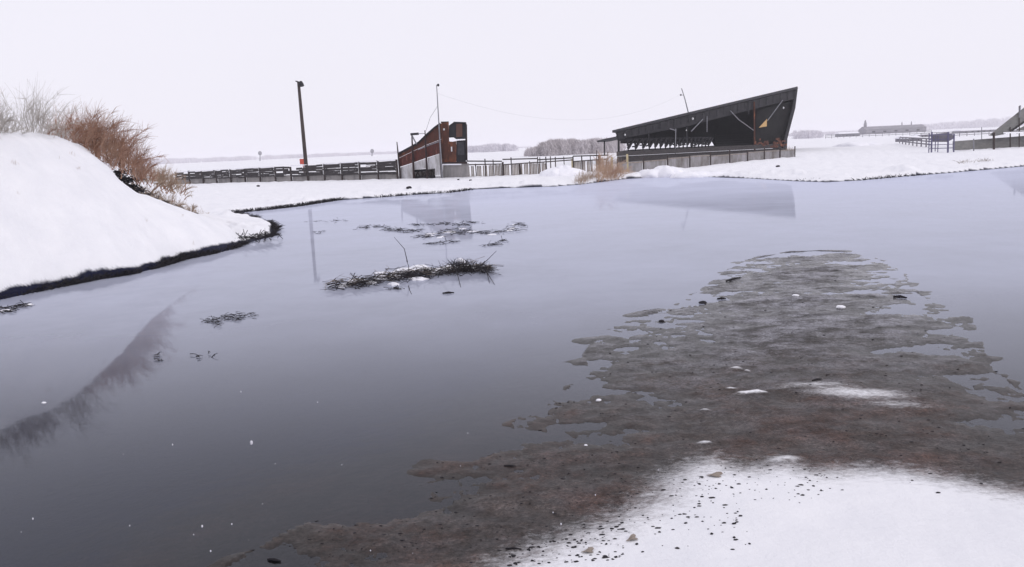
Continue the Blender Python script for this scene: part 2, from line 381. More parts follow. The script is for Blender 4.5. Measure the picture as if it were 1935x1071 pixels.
# soaked mud near the water level is darker than drained mud
soak = N('ShaderNodeMapRange'); t.links.new(gx.outputs[2], soak.inputs[0]); soak.inputs[1].default_value = .0; soak.inputs[2].default_value = .022; soak.inputs[3].default_value = .42; soak.inputs[4].default_value = 1.0
sk = N('ShaderNodeVectorMath', operation='SCALE'); t.links.new(gm_.outputs[0], sk.inputs[0]); t.links.new(soak.outputs[0], sk.inputs['Scale'])
base = mixc(sstep(mf, .12, .80), bedc, sk.outputs[0])
snowc = rmp(noise(1.5, 6, .6), [(.3, (.79,.795,.835)), (.7, (.86,.86,.89))])
sf = math_('ADD', at_s, math_('MULTIPLY', math_('SUBTRACT', noise(11, 14, .9, stretch=(1,1.8,1)), .5), 1.5))
sfs = sstep(sf, .34, .92)
full = mixc(sfs, base, snowc)
t.links.new(full, P.inputs['Base Color'])
rr_ = N('ShaderNodeMapRange'); t.links.new(sfs, rr_.inputs[0]); rr_.inputs[3].default_value = .55; rr_.inputs[4].default_value = .85
t.links.new(rr_.outputs[0], P.inputs['Roughness']); P.inputs['Specular IOR Level'].default_value = .12
# wet film: mirror-like where the mud lies at water level, drying with height
wet = math_('ADD', math_('MULTIPLY', math_('SUBTRACT', .026, gx.outputs[2]), 38.0), math_('MULTIPLY', math_('SUBTRACT', noise(3.4, 15, .92, stretch=(1, 1.4, 1)), .5), 3.6), True)
wet = math_('MULTIPLY', wet, math_('ADD', .38, math_('MULTIPLY', sstep(gx.outputs[1], 7.0, 15.0), .4)))
wet = math_('MULTIPLY', wet, math_('MULTIPLY', math_('SUBTRACT', 1.0, sfs, True), at_m))
t.links.new(wet, P.inputs['Coat Weight']); P.inputs['Coat Roughness'].default_value = .10; P.inputs['Coat IOR'].default_value = 1.34
b1 = N('ShaderNodeBump'); b1.inputs['Strength'].default_value = .6; b1.inputs['Distance'].default_value = .04
t.links.new(noise(9, 10, .7), b1.inputs['Height']); t.links.new(b1.outputs[0], P.inputs['Normal'])
me.materials.append(gm)
g_o = bpy.data.objects.new('snow_ground', me); COL.objects.link(g_o); tag(g_o, kind='structure')

def gz(x, y): return float(ground(np.array([float(x)]), np.array([float(y)]))[0][0])
def onland(px, py, z0=.3):
    p = at(px, py, z0)
    for _ in range(6): z0 = .5*z0+.5*gz(p.x, p.y); p = at(px, py, z0)
    return p

# ------------------------------------------------------------------ water
wm = bpy.data.materials.new('pond_water'); wm.use_nodes = True; t = wm.node_tree; t.nodes.clear()
out = N('ShaderNodeOutputMaterial')
gl = N('ShaderNodeBsdfGlossy'); gl.inputs['Roughness'].default_value = .035; gl.inputs['Color'].default_value = (.90,.93,1.0,1)
tr = N('ShaderNodeBsdfTransparent'); tr.inputs[0].default_value = (.88,.90,.96,1)
fr = N('ShaderNodeFresnel'); fr.inputs[0].default_value = 1.315
bp = N('ShaderNodeBump'); bp.inputs['Strength'].default_value = .06; bp.inputs['Distance'].default_value = .01
t.links.new(noise(2.5, 4, .5), bp.inputs['Height']); t.links.new(bp.outputs[0], gl.inputs['Normal'])
ms = N('ShaderNodeMixShader'); t.links.new(fr.outputs[0], ms.inputs[0]); t.links.new(tr.outputs[0], ms.inputs[1]); t.links.new(gl.outputs[0], ms.inputs[2])
# thin slush, also painting the brighter far water and fainter reflections, thicker far right
df_ = N('ShaderNodeBsdfDiffuse'); df_.inputs[0].default_value = (.575,.60,.73,1)
sx = N('ShaderNodeSeparateXYZ'); tcw = N('ShaderNodeTexCoord'); t.links.new(tcw.outputs['Object'], sx.inputs[0])
fx = N('ShaderNodeMapRange', interpolation_type='SMOOTHSTEP'); t.links.new(sx.outputs[0], fx.inputs[0]); fx.inputs[1].default_value = -7; fx.inputs[2].default_value = -1; fx.inputs[3].default_value = 0; fx.inputs[4].default_value = 1
fy = N('ShaderNodeMapRange', interpolation_type='SMOOTHSTEP'); t.links.new(sx.outputs[1], fy.inputs[0]); fy.inputs[1].default_value = 10; fy.inputs[2].default_value = 42
film = math_('MULTIPLY', fx.outputs[0], fy.outputs[0])
film = math_('MULTIPLY', film, math_('ADD', .72, math_('MULTIPLY', noise(.25, 6, .65), .30)))
fn = N('ShaderNodeMapRange', interpolation_type='SMOOTHSTEP'); t.links.new(sx.outputs[1], fn.inputs[0]); fn.inputs[1].default_value = 5.5; fn.inputs[2].default_value = 15; fn.inputs[4].default_value = 1
thin = math_('MULTIPLY', fn.outputs[0], math_('ADD', math_('ADD', .25, math_('MULTIPLY', fy.outputs[0], .25)), math_('MULTIPLY', noise(.35, 8, .65), .42)))  # pale layer growing with distance, puts the far water's brightness into its colour
film = math_('MAXIMUM', film, thin)
ms2 = N('ShaderNodeMixShader'); t.links.new(film, ms2.inputs[0]); t.links.new(ms.outputs[0], ms2.inputs[1]); t.links.new(df_.outputs[0], ms2.inputs[2])
t.links.new(ms2.outputs[0], out.inputs[0])
b = MB(); b.add([(-60,-8,0),(90,-8,0),(90,62,0),(-60,62,0)], [(0,1,2,3)])
tag(b.build('water', wm), kind='structure')

# ------------------------------------------------------------------ grass fringes on the shore
def blade(mb, p, h, lean, w0=.012, curl=.5, segs=3):
    p = Vector(p); a = random.uniform(0, 6.28); d = Vector((math.cos(a), math.sin(a), 0))*lean
    pts = []
    for i in range(segs+1):
        s = i/segs; pts.append(p + Vector((0,0,h*s*(1-.25*curl*s))) + d*(s**(1+curl)))
    mb.strip(pts, w0, w0*.35, (random.uniform(-1,1), random.uniform(-1,1), .1))
def chain_points(ch, n, lo=0.0, hi=1.0):
    seg = [math.dist(ch[i], ch[i+1]) for i in range(len(ch)-1)]; T = sum(seg); r = []
    for _ in range(n):
        s = random.uniform(lo, hi)*T; i = 0
        while i < len(seg)-1 and s > seg[i]: s -= seg[i]; i += 1
        k = s/seg[i]; a, c = ch[i], ch[i+1]; dx, dy = (c[0]-a[0])/seg[i], (c[1]-a[1])/seg[i]
        r.append((a[0]+(c[0]-a[0])*k, a[1]+(c[1]-a[1])*k, -dy, dx))
    return r
fr1 = MB()
lc = left_w[3:]
for (x, y, nx, ny) in chain_points(lc, 5200):
    dens = float(fbm(np.array([x*1.3]), np.array([y*1.3]), 77)[0])
    big = float(fbm(np.array([x*.45+40]), np.array([y*.45]), 79)[0])
    if dens < .40 or random.random() > big*1.5: continue
    if big < .42 and random.random() < .7: continue
    o = random.gauss(0, .05); z = max(gz(x, y)*0, 0)
    if random.random() < .8:
        px = x+random.uniform(-.12, .10); py = y+random.uniform(-.10, .12)
        blade(fr1, (px, py, 0), random.uniform(.03, .10+.45*max(0, big-.4))*(.4+dens*1.2), random.uniform(.02, .30), .022)
tag(fr1.build('shore_grass', M_twig), 'dark dead grass fringe along the water edge of the left snowbank', 'grass', kind='stuff')
fr2 = MB()
for (x, y, nx, ny) in chain_points(gp([(435,403),(500,397),(560,390),(640,378)]), 900)+chain_points(gp([(715,373),(780,368),(850,364),(890,359)]), 260)+chain_points(gp([(1500,342),(1620,341),(1750,330)]), 120):
    blade(fr2, (x+random.uniform(-.25,.25), y+random.uniform(-.2,.3), 0), random.uniform(.08, .2), random.uniform(.05, .2), .04)
tag(fr2.build('far_shore_grass', M_twig), 'thin dark dead grass line at the foot of the far snow shore', 'grass', kind='stuff')

# ------------------------------------------------------------------ bushes and reeds
def bush(name, base, wx, hy, n, label, cat, ms, mt, lean=(.3, 0), group=None, stemw=.02, tw=.009, depth=.6, spread=.6):
    e = thing(name, base, label, cat, group); st = MB(); tw_ = MB(); base = Vector(base)
    for i in range(max(6, n//60)):
        p = base+Vector((random.uniform(-wx, wx)*.45, random.uniform(-depth, depth)*.4, -.05))
        q = p+Vector((random.uniform(-spread, spread)*wx*.6+lean[0]*hy*.6, random.uniform(-.3,.3), hy*random.uniform(.45,.8)))
        mid = (p+q)/2+Vector((random.uniform(-.1,.1),0,random.uniform(0,.1)))
        st.tube([p, mid, q], [stemw, stemw*.7, stemw*.3], 5)
    for i in range(n):
        u = random.gauss(0, .33)
        env = math.exp(-u*u*1.3)*random.uniform(.55, 1.12)
        p = base+Vector((u*wx*.55, random.uniform(-depth, depth)*.5, random.uniform(0, hy*.45*env)))
        L = hy*random.uniform(.3, .62)*env
        d = Vector((u*spread+lean[0]+random.gauss(0,.28), random.gauss(0,.3)+lean[1], 1)).normalized()
        d2 = (d+Vector((random.gauss(0,.3)+lean[0]*.5, random.gauss(0,.2), -.15))).normalized()
        tw_.strip([p, p+d*L*.5, p+d*L*.5+d2*L*.5], tw, tw*.3, (0, 1, random.uniform(-.3,.3)))
    st.build('stems', ms, e); tw_.build('twigs', mt, e)
    return e
def bb(px, py, D): p = atD(px, py, D); return (p.x, p.y, p.z)
def bush_path(name, path, n, label, cat, ms, mt, lean, tw=.010, stemn=26, snow=0, jit=.5, sg=.32, sr=1.0):
    """path: (px, py, D, height, weight); branching stems with fine twigs fanning out of them"""
    P3 = [atD(a, b_, c) for a, b_, c, _, _ in path]; e = thing(name, P3[len(P3)//2], label, cat); st = MB(); tw_ = MB()
    def pick():
        while True:
            k = random.uniform(0, len(path)-1.001); i = int(k); f = k-i
            if random.random() < path[i][4]*(1-f)+path[i+1][4]*f: return P3[i].lerp(P3[i+1], f), path[i][3]*(1-f)+path[i+1][3]*f, k/(len(path)-1)
    stems = []
    for i in range(stemn):
        b0, h, s_ = pick(); b0 = b0+Vector((random.gauss(0,.08), random.uniform(-jit,jit), -.15)); h *= random.uniform(.5,1)
        d = Vector((lean+random.gauss(0,.45), random.gauss(0,.3), 1)).normalized(); q = [b0]
        for k in range(4): d = (d+Vector((random.gauss(0,.22)+.05*k, random.gauss(0,.15), -.08*k))).normalized(); q.append(q[-1]+d*h*.26)
        st.tube(q, [.018*sr,.014*sr,.010*sr,.007*sr,.004*sr], 5); stems.append((q, h))
    for i in range(n):
        if random.random() < .55 and stems:
            q, h = random.choice(stems); k = random.randint(1,3); p = q[k].lerp(q[k+1], random.random()); L = h*random.uniform(.12,.42)
            d = (q[k+1]-q[k]).normalized()+Vector((random.gauss(0,.65), random.gauss(0,.5), random.gauss(0,.35)))
        else:
            p, h, s_ = pick(); p = p+Vector((random.gauss(0,.10), random.uniform(-jit,jit), random.uniform(-.1, .35)*h)); L = h*random.uniform(.2,.75)
            d = Vector((lean+random.gauss(0,sg), random.gauss(0,.3), 1))
        d.normalize(); d2 = (d+Vector((random.gauss(0,.35)+.15, random.gauss(0,.25), random.gauss(-.15,.2)))).normalized()
        tw_.strip([p, p+d*L*.5, p+d*L*.5+d2*L*.5], tw*random.uniform(.7,1.3), tw*.25, (0,1,random.uniform(-.3,.3)))
    st.build('stems', ms, e); tw_.build('twigs', mt, e)
    for k in range(snow):
        p, h, s_ = pick(); mb = MB(); mb.blob(p+Vector((random.gauss(0,.1), -.3, random.uniform(0,.3)*h)), (random.uniform(.05,.14),.08,random.uniform(.03,.06)), k, .4, 10, 6, True); mb.build('snow_clump', M_snowcap, e, True)
    return e
bush_path('bush', [(105,256,21.2,.6,.35),(150,276,23.2,1.4,.9),(185,292,23.8,1.55,1),(215,306,24.3,1.65,1),(245,318,25.0,1.35,1),(268,332,25.8,.75,.7),(285,342,26.4,.45,.3)], 3600, 'large wispy rust-red leafless bush along the crest of the left snowbank', 'bush', M_redbush, M_redbush, .05, .011, 60, 0, .8, .42)
bush_path('bush', [(262,338,26.6,.4,.4),(290,345,27.2,.75,1),(312,350,27.8,.85,1),(330,358,28.4,.6,.6),(340,372,28.8,.35,.3)], 1300, 'smaller brown bush lower on the right slope of the left snowbank by the fence end', 'bush', M_redbush, M_brush, .25, .012, 30, 5, .6, .45)
bush_path('grass_clump', [(235,352,26.2,.35,.5),(262,368,26.9,.5,1),(290,382,27.6,.55,1),(318,392,28.3,.6,1),(345,402,29,.5,1),(372,408,29.6,.3,.7),(405,414,30,.12,.4)], 1900, 'long band of flattened brown grass trailing down the right foot of the snowbank', 'grass clump', M_brush, M_brush, .1, .012, 20, 14, .5, .7)
bush_path('reed_clump', [(40,253,19.6,.9,.3),(62,253,20.1,1.7,1),(80,254,20.6,1.6,1),(105,258,21.4,.7,.6)], 420, 'tall thin pale reeds standing up behind the bank, topmost of the left plants', 'reeds', M_palebrush, M_palebrush, .22, .008, 12, 0, .3, .28, .35)
bush_path('reed_clump', [(-120,256,17.4,1.0,.7),(-60,254,18.0,1.15,1),(-10,253,18.7,1.1,1),(20,253,19.2,.8,.6),(40,253,19.6,.4,.2)], 1000, 'pale grey reeds cut by the left photo edge on the bank crest', 'reeds', M_palebrush, M_palebrush, .25, .009, 26, 0, .3, .4, .4)
bush_path('reed_clump', [(85,254,20.8,.35,.6),(108,258,21.5,.5,1),(132,266,22.3,.45,.6)], 260, 'short pale reeds between the tall reeds and the red bushes', 'reeds', M_palebrush, M_palebrush, .2, .008, 8, 0, .3, .5, .4)
# dark snow-dusted twig tangle under the red bush
def tangle(name, pts, n, label, cat, L=.35, w=.018, m=M_twig, flatz=.5, group=None):
    mb = MB()
    for i in range(n):
        c = Vector(random.choice(pts)); c = c+Vector((random.gauss(0,.12), random.gauss(0,.12), random.uniform(0,.06)))
        d = Vector((random.gauss(0,1), random.gauss(0,.7), random.gauss(0,flatz))).normalized()*L*random.uniform(.3,1)
        mb.strip([c-d*.5, c+Vector((0,0,.03)), c+d*.5], w, w*.4, (0,1,.2))
    o = mb.build(name, m); tag(o, label, cat, group); return o
tangle('twig_tangle', [bb(x, y, D) for x, y, D in ((212,335,25.0),(222,342,25.2),(232,340,25.4),(238,352,25.7),(250,355,25.9),(228,328,25),(246,342,25.7),(258,362,26.2))], 260, 'black tangle of twigs poking out of the snow below the largest red bush', 'twigs', .5, .028)
tangle('twig_tangle', [bb(x, y, D) for x, y, D in ((268,364,26.6),(280,370,26.8),(292,378,27.1),(305,384,27.4),(318,390,27.8),(332,395,28.1),(345,401,28.5),(358,406,28.8))], 150, 'dark twigs strewn along the snow edge under the low brown bush', 'twigs', .35, .02)
tangle('twig_tangle', [tuple(at(x, y, .12)) for x, y in ((430,456),(437,454),(450,451),(458,452),(470,452),(480,451),(490,450),(500,448),(510,446))], 150, 'dark twigs tangled at the pointed tip of the left snowbank', 'twigs', .6, .02)

def farbush(px, py, wx, hy, n, label, m=M_brush, nm='weed_clump', tw=.03, lean=0):
    n = int(n*.32); tw = .020; wx *= 1.25
    p = onland(px, py); bush(nm, (p.x, p.y, p.z), wx, hy, n, label, 'weeds', m, m, (lean,0), tw=tw, stemw=.015, depth=.8)
def reed_at(cols, n, label, m, lean=0):
    path = []
    for (x, y, h, w_) in cols:
        p = onland(x, y); path.append((x, y, p.y, h, w_))
    bush_path('weed_clump', path, n, label, 'weeds', m, m, lean, .016, 14, 0, .7, .5)
reed_at([(1085,346,.35,.3),(1100,345,.95,1),(1112,344,1.2,1),(1124,343,.7,.5)], 560, 'brown weed clump at the shore left of the pale yellow posts', M_brush, .1)
reed_at([(1122,341,.6,.5),(1136,340,1.9,1),(1148,338,2.2,1),(1160,336,1.5,.8)], 800, 'tallest wispy orange-tan weed clump in front of the pale yellow posts', M_reed, .05)
reed_at([(1158,337,1.0,.7),(1170,335,1.5,1),(1184,334,.8,.6),(1200,333,.4,.3)], 560, 'tan weed clump between the two pale yellow posts', M_reed, .1)

# ------------------------------------------------------------------ debris in the water
def debris_island():
    c = at(780, 515); e = thing('brush_raft', (c.x, c.y, 0), 'long snow-topped raft of dark brush lying in the middle of the pond', 'brush pile')
    spots = [(650,538,.16,.07),(672,530,.20,.08),(700,532,.16,.06),(735,522,.30,.08),(765,512,.28,.11),(795,507,.30,.12),(825,512,.28,.10),(850,508,.24,.12),(882,506,.25,.10),(905,508,.16,.06),(745,534,.14,.05),(790,524,.22,.05),(870,492,.12,.10),(720,512,.15,.03)]
    for k, (x, y, r, h) in enumerate(spots):
        p = at(x, y+4); sn = MB(); r *= .8; sn.blob((p.x, p.y, .0), (r, r*.9, h), k, .5, 20, 8, True); sn.build('snow_cap', M_snowcap, e, True)
    mb = MB()
    line = [(622,542),(650,540),(680,538),(700,534),(730,528),(760,524),(790,520),(820,518),(850,514),(880,510),(910,510),(925,512)]
    for i in range(900):
        k = random.uniform(0, len(line)-1.001); j = int(k); f = k-j
        dens = .35 + .65*min(1, k/6)
        if random.random() > dens: continue
        x = line[j][0]*(1-f)+line[j+1][0]*f; y = line[j][1]*(1-f)+line[j+1][1]*f
        p = at(x+random.gauss(0,6), y+random.gauss(0,3.5)+2); p.z = random.uniform(.0, .10)
        d = Vector((random.gauss(0,1), random.gauss(0,.8), random.gauss(0,.25))).normalized()*random.uniform(.06,.26)
        mb.strip([p-d, p+Vector((0,0,.02)), p+d], random.uniform(.006,.018), .004, (0,1,.3))
    for i in range(230):
        p = at(872+random.gauss(0,13), 512+random.gauss(0,3)); p.z = .02
        a = random.gauss(0,.6); L = random.uniform(.06,.24)*(1 if abs(a) < .8 else .6)
        mb.strip([p, p+Vector((a*.4, random.gauss(0,.2), .6))*L, p+Vector((a, random.gauss(0,.3), 1))*L], .012, .004, (0,1,.1))
    mb.build('brush', M_twig, e); mb = MB()
    for i in range(170):
        k = random.uniform(0, len(line)-1.001); j = int(k); f = k-j
        p = at(line[j][0]*(1-f)+line[j+1][0]*f+random.gauss(0,6), line[j][1]*(1-f)+line[j+1][1]*f+random.gauss(0,3)); p.z = random.uniform(.02,.13)
        d = Vector((random.gauss(0,1), random.gauss(0,.8), random.gauss(0,.3))).normalized()*random.uniform(.06,.22)
        mb.strip([p-d, p+Vector((0,0,.02)), p+d], .009, .003, (0,1,.3))
    mb.build('straw', M_straw, e)
    for pts in ([(862,510,.08),(866,524,.03),(871,543,0)], [(915,505,.1),(926,524,.04),(935,538,0)],[(918,508,.1),(922,522,.03),(925,535,0)], [(905,505,.1),(922,490,.22),(938,474,.3)],
                [(773,520,.03),(772,502,.2),(768,492,.28)], [(728,508,.03),(745,508,.05),(768,502,.1)], [(772,540,0),(774,548,0),(778,556,0)], [(770,495,.27),(764,470,.5),(745,448,.6)], [(622,542,.02),(640,536,.06),(660,540,.02)]):
        q = []
        for (x, y, z) in pts:
            p = at(x, y, z); q.append(p)
        tw = MB(); tw.tube(q, [.010,.007,.004], 5); tw.build('twig', M_twig, e)
debris_island()
def mat_weed(name, pts, n, label, L=.12, sx=8, sy=2, snow=0, w=.014):
    mb = MB()
    for i in range(n):
        x, y = random.choice(pts); p = at(x+random.gauss(0,sx), y+random.gauss(0,sy)); p.z = random.uniform(.0,.03)
        d = Vector((random.gauss(0,1), random.gauss(0,.6), random.gauss(0,.15))).normalized()*L*random.uniform(.4,1.3)
        mb.strip([p-d, p+Vector((0,0,.01)), p+d], w, w*.4, (0,1,.3))
    if snow:
        e = thing(name, at(*pts[0]), label, 'floating weeds'); mb.build('weeds', M_twig, e)
        for k in range(snow):
            x, y = random.choice(pts); p = at(x+random.gauss(0,sx), y+random.gauss(0,sy)+1)
            s = MB(); s.blob((p.x, p.y, 0), (random.uniform(.06,.18), .07, .03), k, .4, 12, 6, True)
            s.build('snow_cap', M_snowcap, e, True)
    else: tag(mb.build(name, M_twig), label, 'floating weeds')
mat_weed('floating_weeds', [(690,430),(715,428),(735,434),(750,436),(765,436),(780,437)], 130, 'thin floating weed line behind the left half of the brush raft', .12, 9, 2)
mat_weed('floating_weeds', [(790,425),(815,425),(840,424),(870,425),(895,421)], 110, 'floating weed line nearest the far shore, under the reflection of the red building', .12, 9, 1.2)
mat_weed('floating_weeds', [(800,447),(820,445),(845,441),(865,440),(880,438),(855,436)], 130, 'snow-flecked floating weeds just behind the bushy end of the brush raft', .14, 8, 3, 9)
mat_weed('floating_weeds', [(910,440),(930,440),(950,438),(970,434),(985,426)], 90, 'floating weeds rightmost of the weed lines behind the raft', .12, 9, 2, 4)
mat_weed('floating_weeds', [(810,461),(830,460),(855,457),(920,464),(935,462),(950,456)], 70, 'sparse floating weed strands closest behind the brush raft', .13, 8, 1.2)
mat_weed('floating_weeds', [(600,418),(625,419),(650,417),(600,440),(610,438)], 30, 'sparse weed strands beside the pole reflection', .1, 10, 1.2)
mat_weed('floating_weeds', [(392,608),(405,606),(420,602),(432,600),(445,603),(455,600),(476,598),(410,612)], 130, 'small dark floating weed patch left of the brush raft in open water', .06, 5, 3, w=.009)
mat_weed('floating_weeds', [(8,585),(30,580),(50,577),(20,588),(2,590)], 70, 'flat dark scraps in the water under the left bank edge', .1, 8, 2, 2)
mat_weed('floating_weeds', [(368,672),(378,675),(395,671),(408,673)], 10, 'few thin curved strands floating below the small weed patch', .05, 3, 1)
mat_weed('floating_weeds', [(300,672),(303,680)], 10, 'tiny dark twig floating beside the red bush reflection', .04, 3, 3)
mat_weed('floating_weeds', [(740,548),(752,546)], 22, 'small weed scrap floating in front of the raft', .06, 5, 1)

def stick(px1, py1, px2, py2, r, label, m=M_twig):
    mb = MB(); a = at(px1, py1, .03); b_ = at(px2, py2, .035); za = max(gz(a.x,a.y),0)+r*.6; a.z = za; b_.z = max(gz(b_.x,b_.y),0)+r*.6
    mid = (a+b_)/2+Vector((0,0,r*.4)); mb.tube([a, mid, b_], [r*.6, r, r*.4], 6)
    tag(mb.build('stick', m), label, 'stick')
stick(836,552,858,550,.02, 'short black stick floating in front of the brush raft')
stick(1688,559,1714,560,.025, 'black stick at the right edge of the brown mud flat')
stick(1372,530,1400,523,.02, 'dark stick on the upper left edge of the mud flat')
stick(1355,562,1372,561,.018, 'small dark stick inside the puddled upper mud')
stick(955,1032,985,1033,.008, 'thin dark stick at the lower edge of the snow patch')
stick(952,876,975,875,.007, 'thin dark twig on the brown left rim of the mud flat')
stick(505,1050,530,1052,.010, 'dark twig at the bottom where mud meets the deep water')
stick(1535,720,1552,714,.012, 'thin black twig at the top of the snow streak on the mud')
def clod(px, py, r, label, m, nm='stone', cat='stone'):
    p = at(px, py); z = max(gz(p.x,p.y),0); mb = MB(); mb.blob((p.x,p.y,z+r*.3), (r*1.3,r,r*.6), int(px), .25, 12, 8); tag(mb.build(nm, m, None, True), label, cat)
clod(1328,573,.045, 'dark stone beside the upper left puddles of the mud flat', M_crumb)
clod(1588,583,.05, 'pale snow lump on the middle of the mud flat', M_snowcap, 'snow_lump', 'snow lump')
clod(1503,560,.04, 'pale snow lump near the top puddles of the mud flat', M_snowcap, 'snow_lump', 'snow lump')
clod(1250,608,.03, 'small dark stone on the left rim of the mud flat', M_crumb)
clod(1131,758,.022, 'small bright snow lump on the reddish left mud', M_snowcap, 'snow_lump', 'snow lump')
clod(1107,843,.012, 'tiny white snow lump on the dark mud below the reddish patch', M_snowcap, 'snow_lump', 'snow lump')
clod(83,762,.02, 'lone pale snow lump floating on the dark left water', M_snowcap, 'snow_lump', 'snow lump')
def leaf(px, py, r, a, label):
    p = at(px, py, .08); z = gz(p.x, p.y)+.012; mb = MB(); n = 12; f = []; k_ = []
    for i in range(n):
        th_ = 2*math.pi*i/n; q = r*(1+.3*math.sin(3*th_)+.15*math.sin(5*th_+1)); x = q*math.cos(th_)*1.5; y = q*math.sin(th_)
        x, y = x*math.cos(a)-y*math.sin(a), x*math.sin(a)+y*math.cos(a); f.append(Vector((p.x+x, p.y+y, z+.006*math.sin(2*th_))))
    mb.prism(f, [v-Vector((0,0,.003)) for v in f]); tag(mb.build('dead_leaf', M_leaf), label, 'leaf')
leaf(1352,893,.035,.2,'brown leaf on the snow just below the mud edge'); leaf(1195,1014,.026,.9,'brown leaf lowest on the snow near the bottom edge'); leaf(1112,1036,.024,.5,'brown leaf flattest and farthest left on the snow')
# crumbs
cr = MB(); k = 0
zones = [((1310,1560),(875,960),90),((1150,1400),(900,1010),95),((960,1180),(985,1065),200),((1200,1420),(985,1050),22),((1540,1600),(880,940),6),((1700,1935),(905,940),5)]
for (xr, yr, n) in zones:
    for _ in range(n):
        x = random.uniform(*xr); y = random.uniform(*yr)
        if (xr[0] == 960 and y < 1250-x*.23): continue
        p = at(x, y, .05); z = gz(p.x, p.y); r = random.choice([.003,.004,.004,.006,.009])*random.uniform(.7,1.1)
        cr.blob((p.x, p.y, z+r*.1), (r*random.uniform(1,2.4), r, r*.8), k, .3, 7, 5); k += 1
pts_ = [at(random.uniform(430, 1935), 470+600*random.random()**.8) for _ in range(9000)]
xa = np.array([p.x for p in pts_]); ya = np.array([p.y for p in pts_]); za, sa, ma = ground(xa, ya)
dens_ = fbm(xa*1.5, ya*1.5, 171, 4)
for x, y, z, sn_, dd in zip(xa, ya, za, sa, dens_):
    if z < -.002 or sn_ > .6 or dd < .42+random.uniform(-.12,.12) or k > 1500: continue
    r = random.choice([.002,.002,.003,.003,.004,.005,.008])*(.6+.05*y)
    cr.blob((x, y, z+r*.15), (r*random.uniform(1,2.4), r*random.uniform(.7,1.2), r*.6), k, .3, 6, 4); k += 1
pokes = MB()
for _ in range(34):
    az_ = random.uniform(CREST_AZ[1], CREST_AZ[-3]); R_ = random.uniform(15, 24); x, y = math.sin(az_)*R_, math.cos(az_)*R_
    z = gz(x, y)
    if z < .3: continue
    for _k in range(random.randint(2, 7)): blade(pokes, (x+random.gauss(0,.05), y+random.gauss(0,.05), z-.02), random.uniform(.05,.16), random.uniform(.02,.10), .007)
tag(pokes.build('bank_grass', M_brush), 'sparse straw blades poking through the snow of the left bank', 'grass', kind='stuff')
tag(cr.build('mud_crumbs', M_crumb), 'dark mud crumbs scattered over the near snow and mud', 'mud crumbs', kind='stuff')

# ------------------------------------------------------------------ timber stock fence, left of the red building
def fence(A, B, n, zt, zb, label, low=True, name='stock_fence', gap=.07):
    A = Vector(A); B = Vector(B); e = thing(name, A, label, 'fence'); d = (B-A)/n; t_ = d.normalized(); nn = Vector((-t_.y, t_.x, 0))
    for i in range(n+1):
        p = A+d*i; zg = gz(p.x, p.y); mb = MB(); zz = zt(i/n)+random.uniform(-.05,.15)
        mb.bar((p.x,p.y,zg-.3), (p.x+random.uniform(-.04,.04), p.y, zz), .16, .16, (0,1,0)); mb.build('post', M_post, e)
    for i in range(n):
        p = A+d*(i+.03); q = A+d*(i+.97); f0, f1 = i/n, (i+1)/n
        mb = MB(); rows = 5
        for r in range(rows):
            za = zb+(zt(f0)-zb)*(r+.5)/rows; zc = zb+(zt(f1)-zb)*(r+.5)/rows
            k = 0.0
            while k < 1:
                L = random.uniform(.35, 1.0)
                if random.random() > gap:
                    a = p+(q-p)*k; c = p+(q-p)*min(1, k+L)
                    j = random.uniform(-.04,.04)
                    mb.bar(a-nn*.11+Vector((0,0,za+(zc-za)*k+j)), c-nn*.11+Vector((0,0,za+(zc-za)*min(1,k+L)+j+random.uniform(-.03,.03))), .04, (zt(f0)-zb)/rows*random.uniform(.9,1.06))
                k += L
        mb.build('board_panel', M_darkwood, e)
        if low:
            mb = MB(); g = gz((p.x+q.x)/2, (p.y+q.y)/2)
            mb.bar(p+nn*.12+Vector((0,0,(zb+g)/2)), q+nn*.12+Vector((0,0,(zb+g)/2)), .05, zb-g+.25); mb.build('lower_panel', M_greywall, e)
        if i % 2 == 0 or random.random() < .5:
            mb = MB(); a = p+Vector((0,0,zt(f0)+.05)); c = q+Vector((0,0,zt(f1)+.05)); mb.bar(a, c, .22, .07); mb.build('snow_strip', M_snowcap, e)
    return e
FA = at(335, 347, .28); FB = at(752, 338, .28); FA.z = FB.z = 0
fence(FA, FB, 14, lambda s: 1.42+.42*s, .72, 'long dark plank stock fence running left from the red building behind the pole')
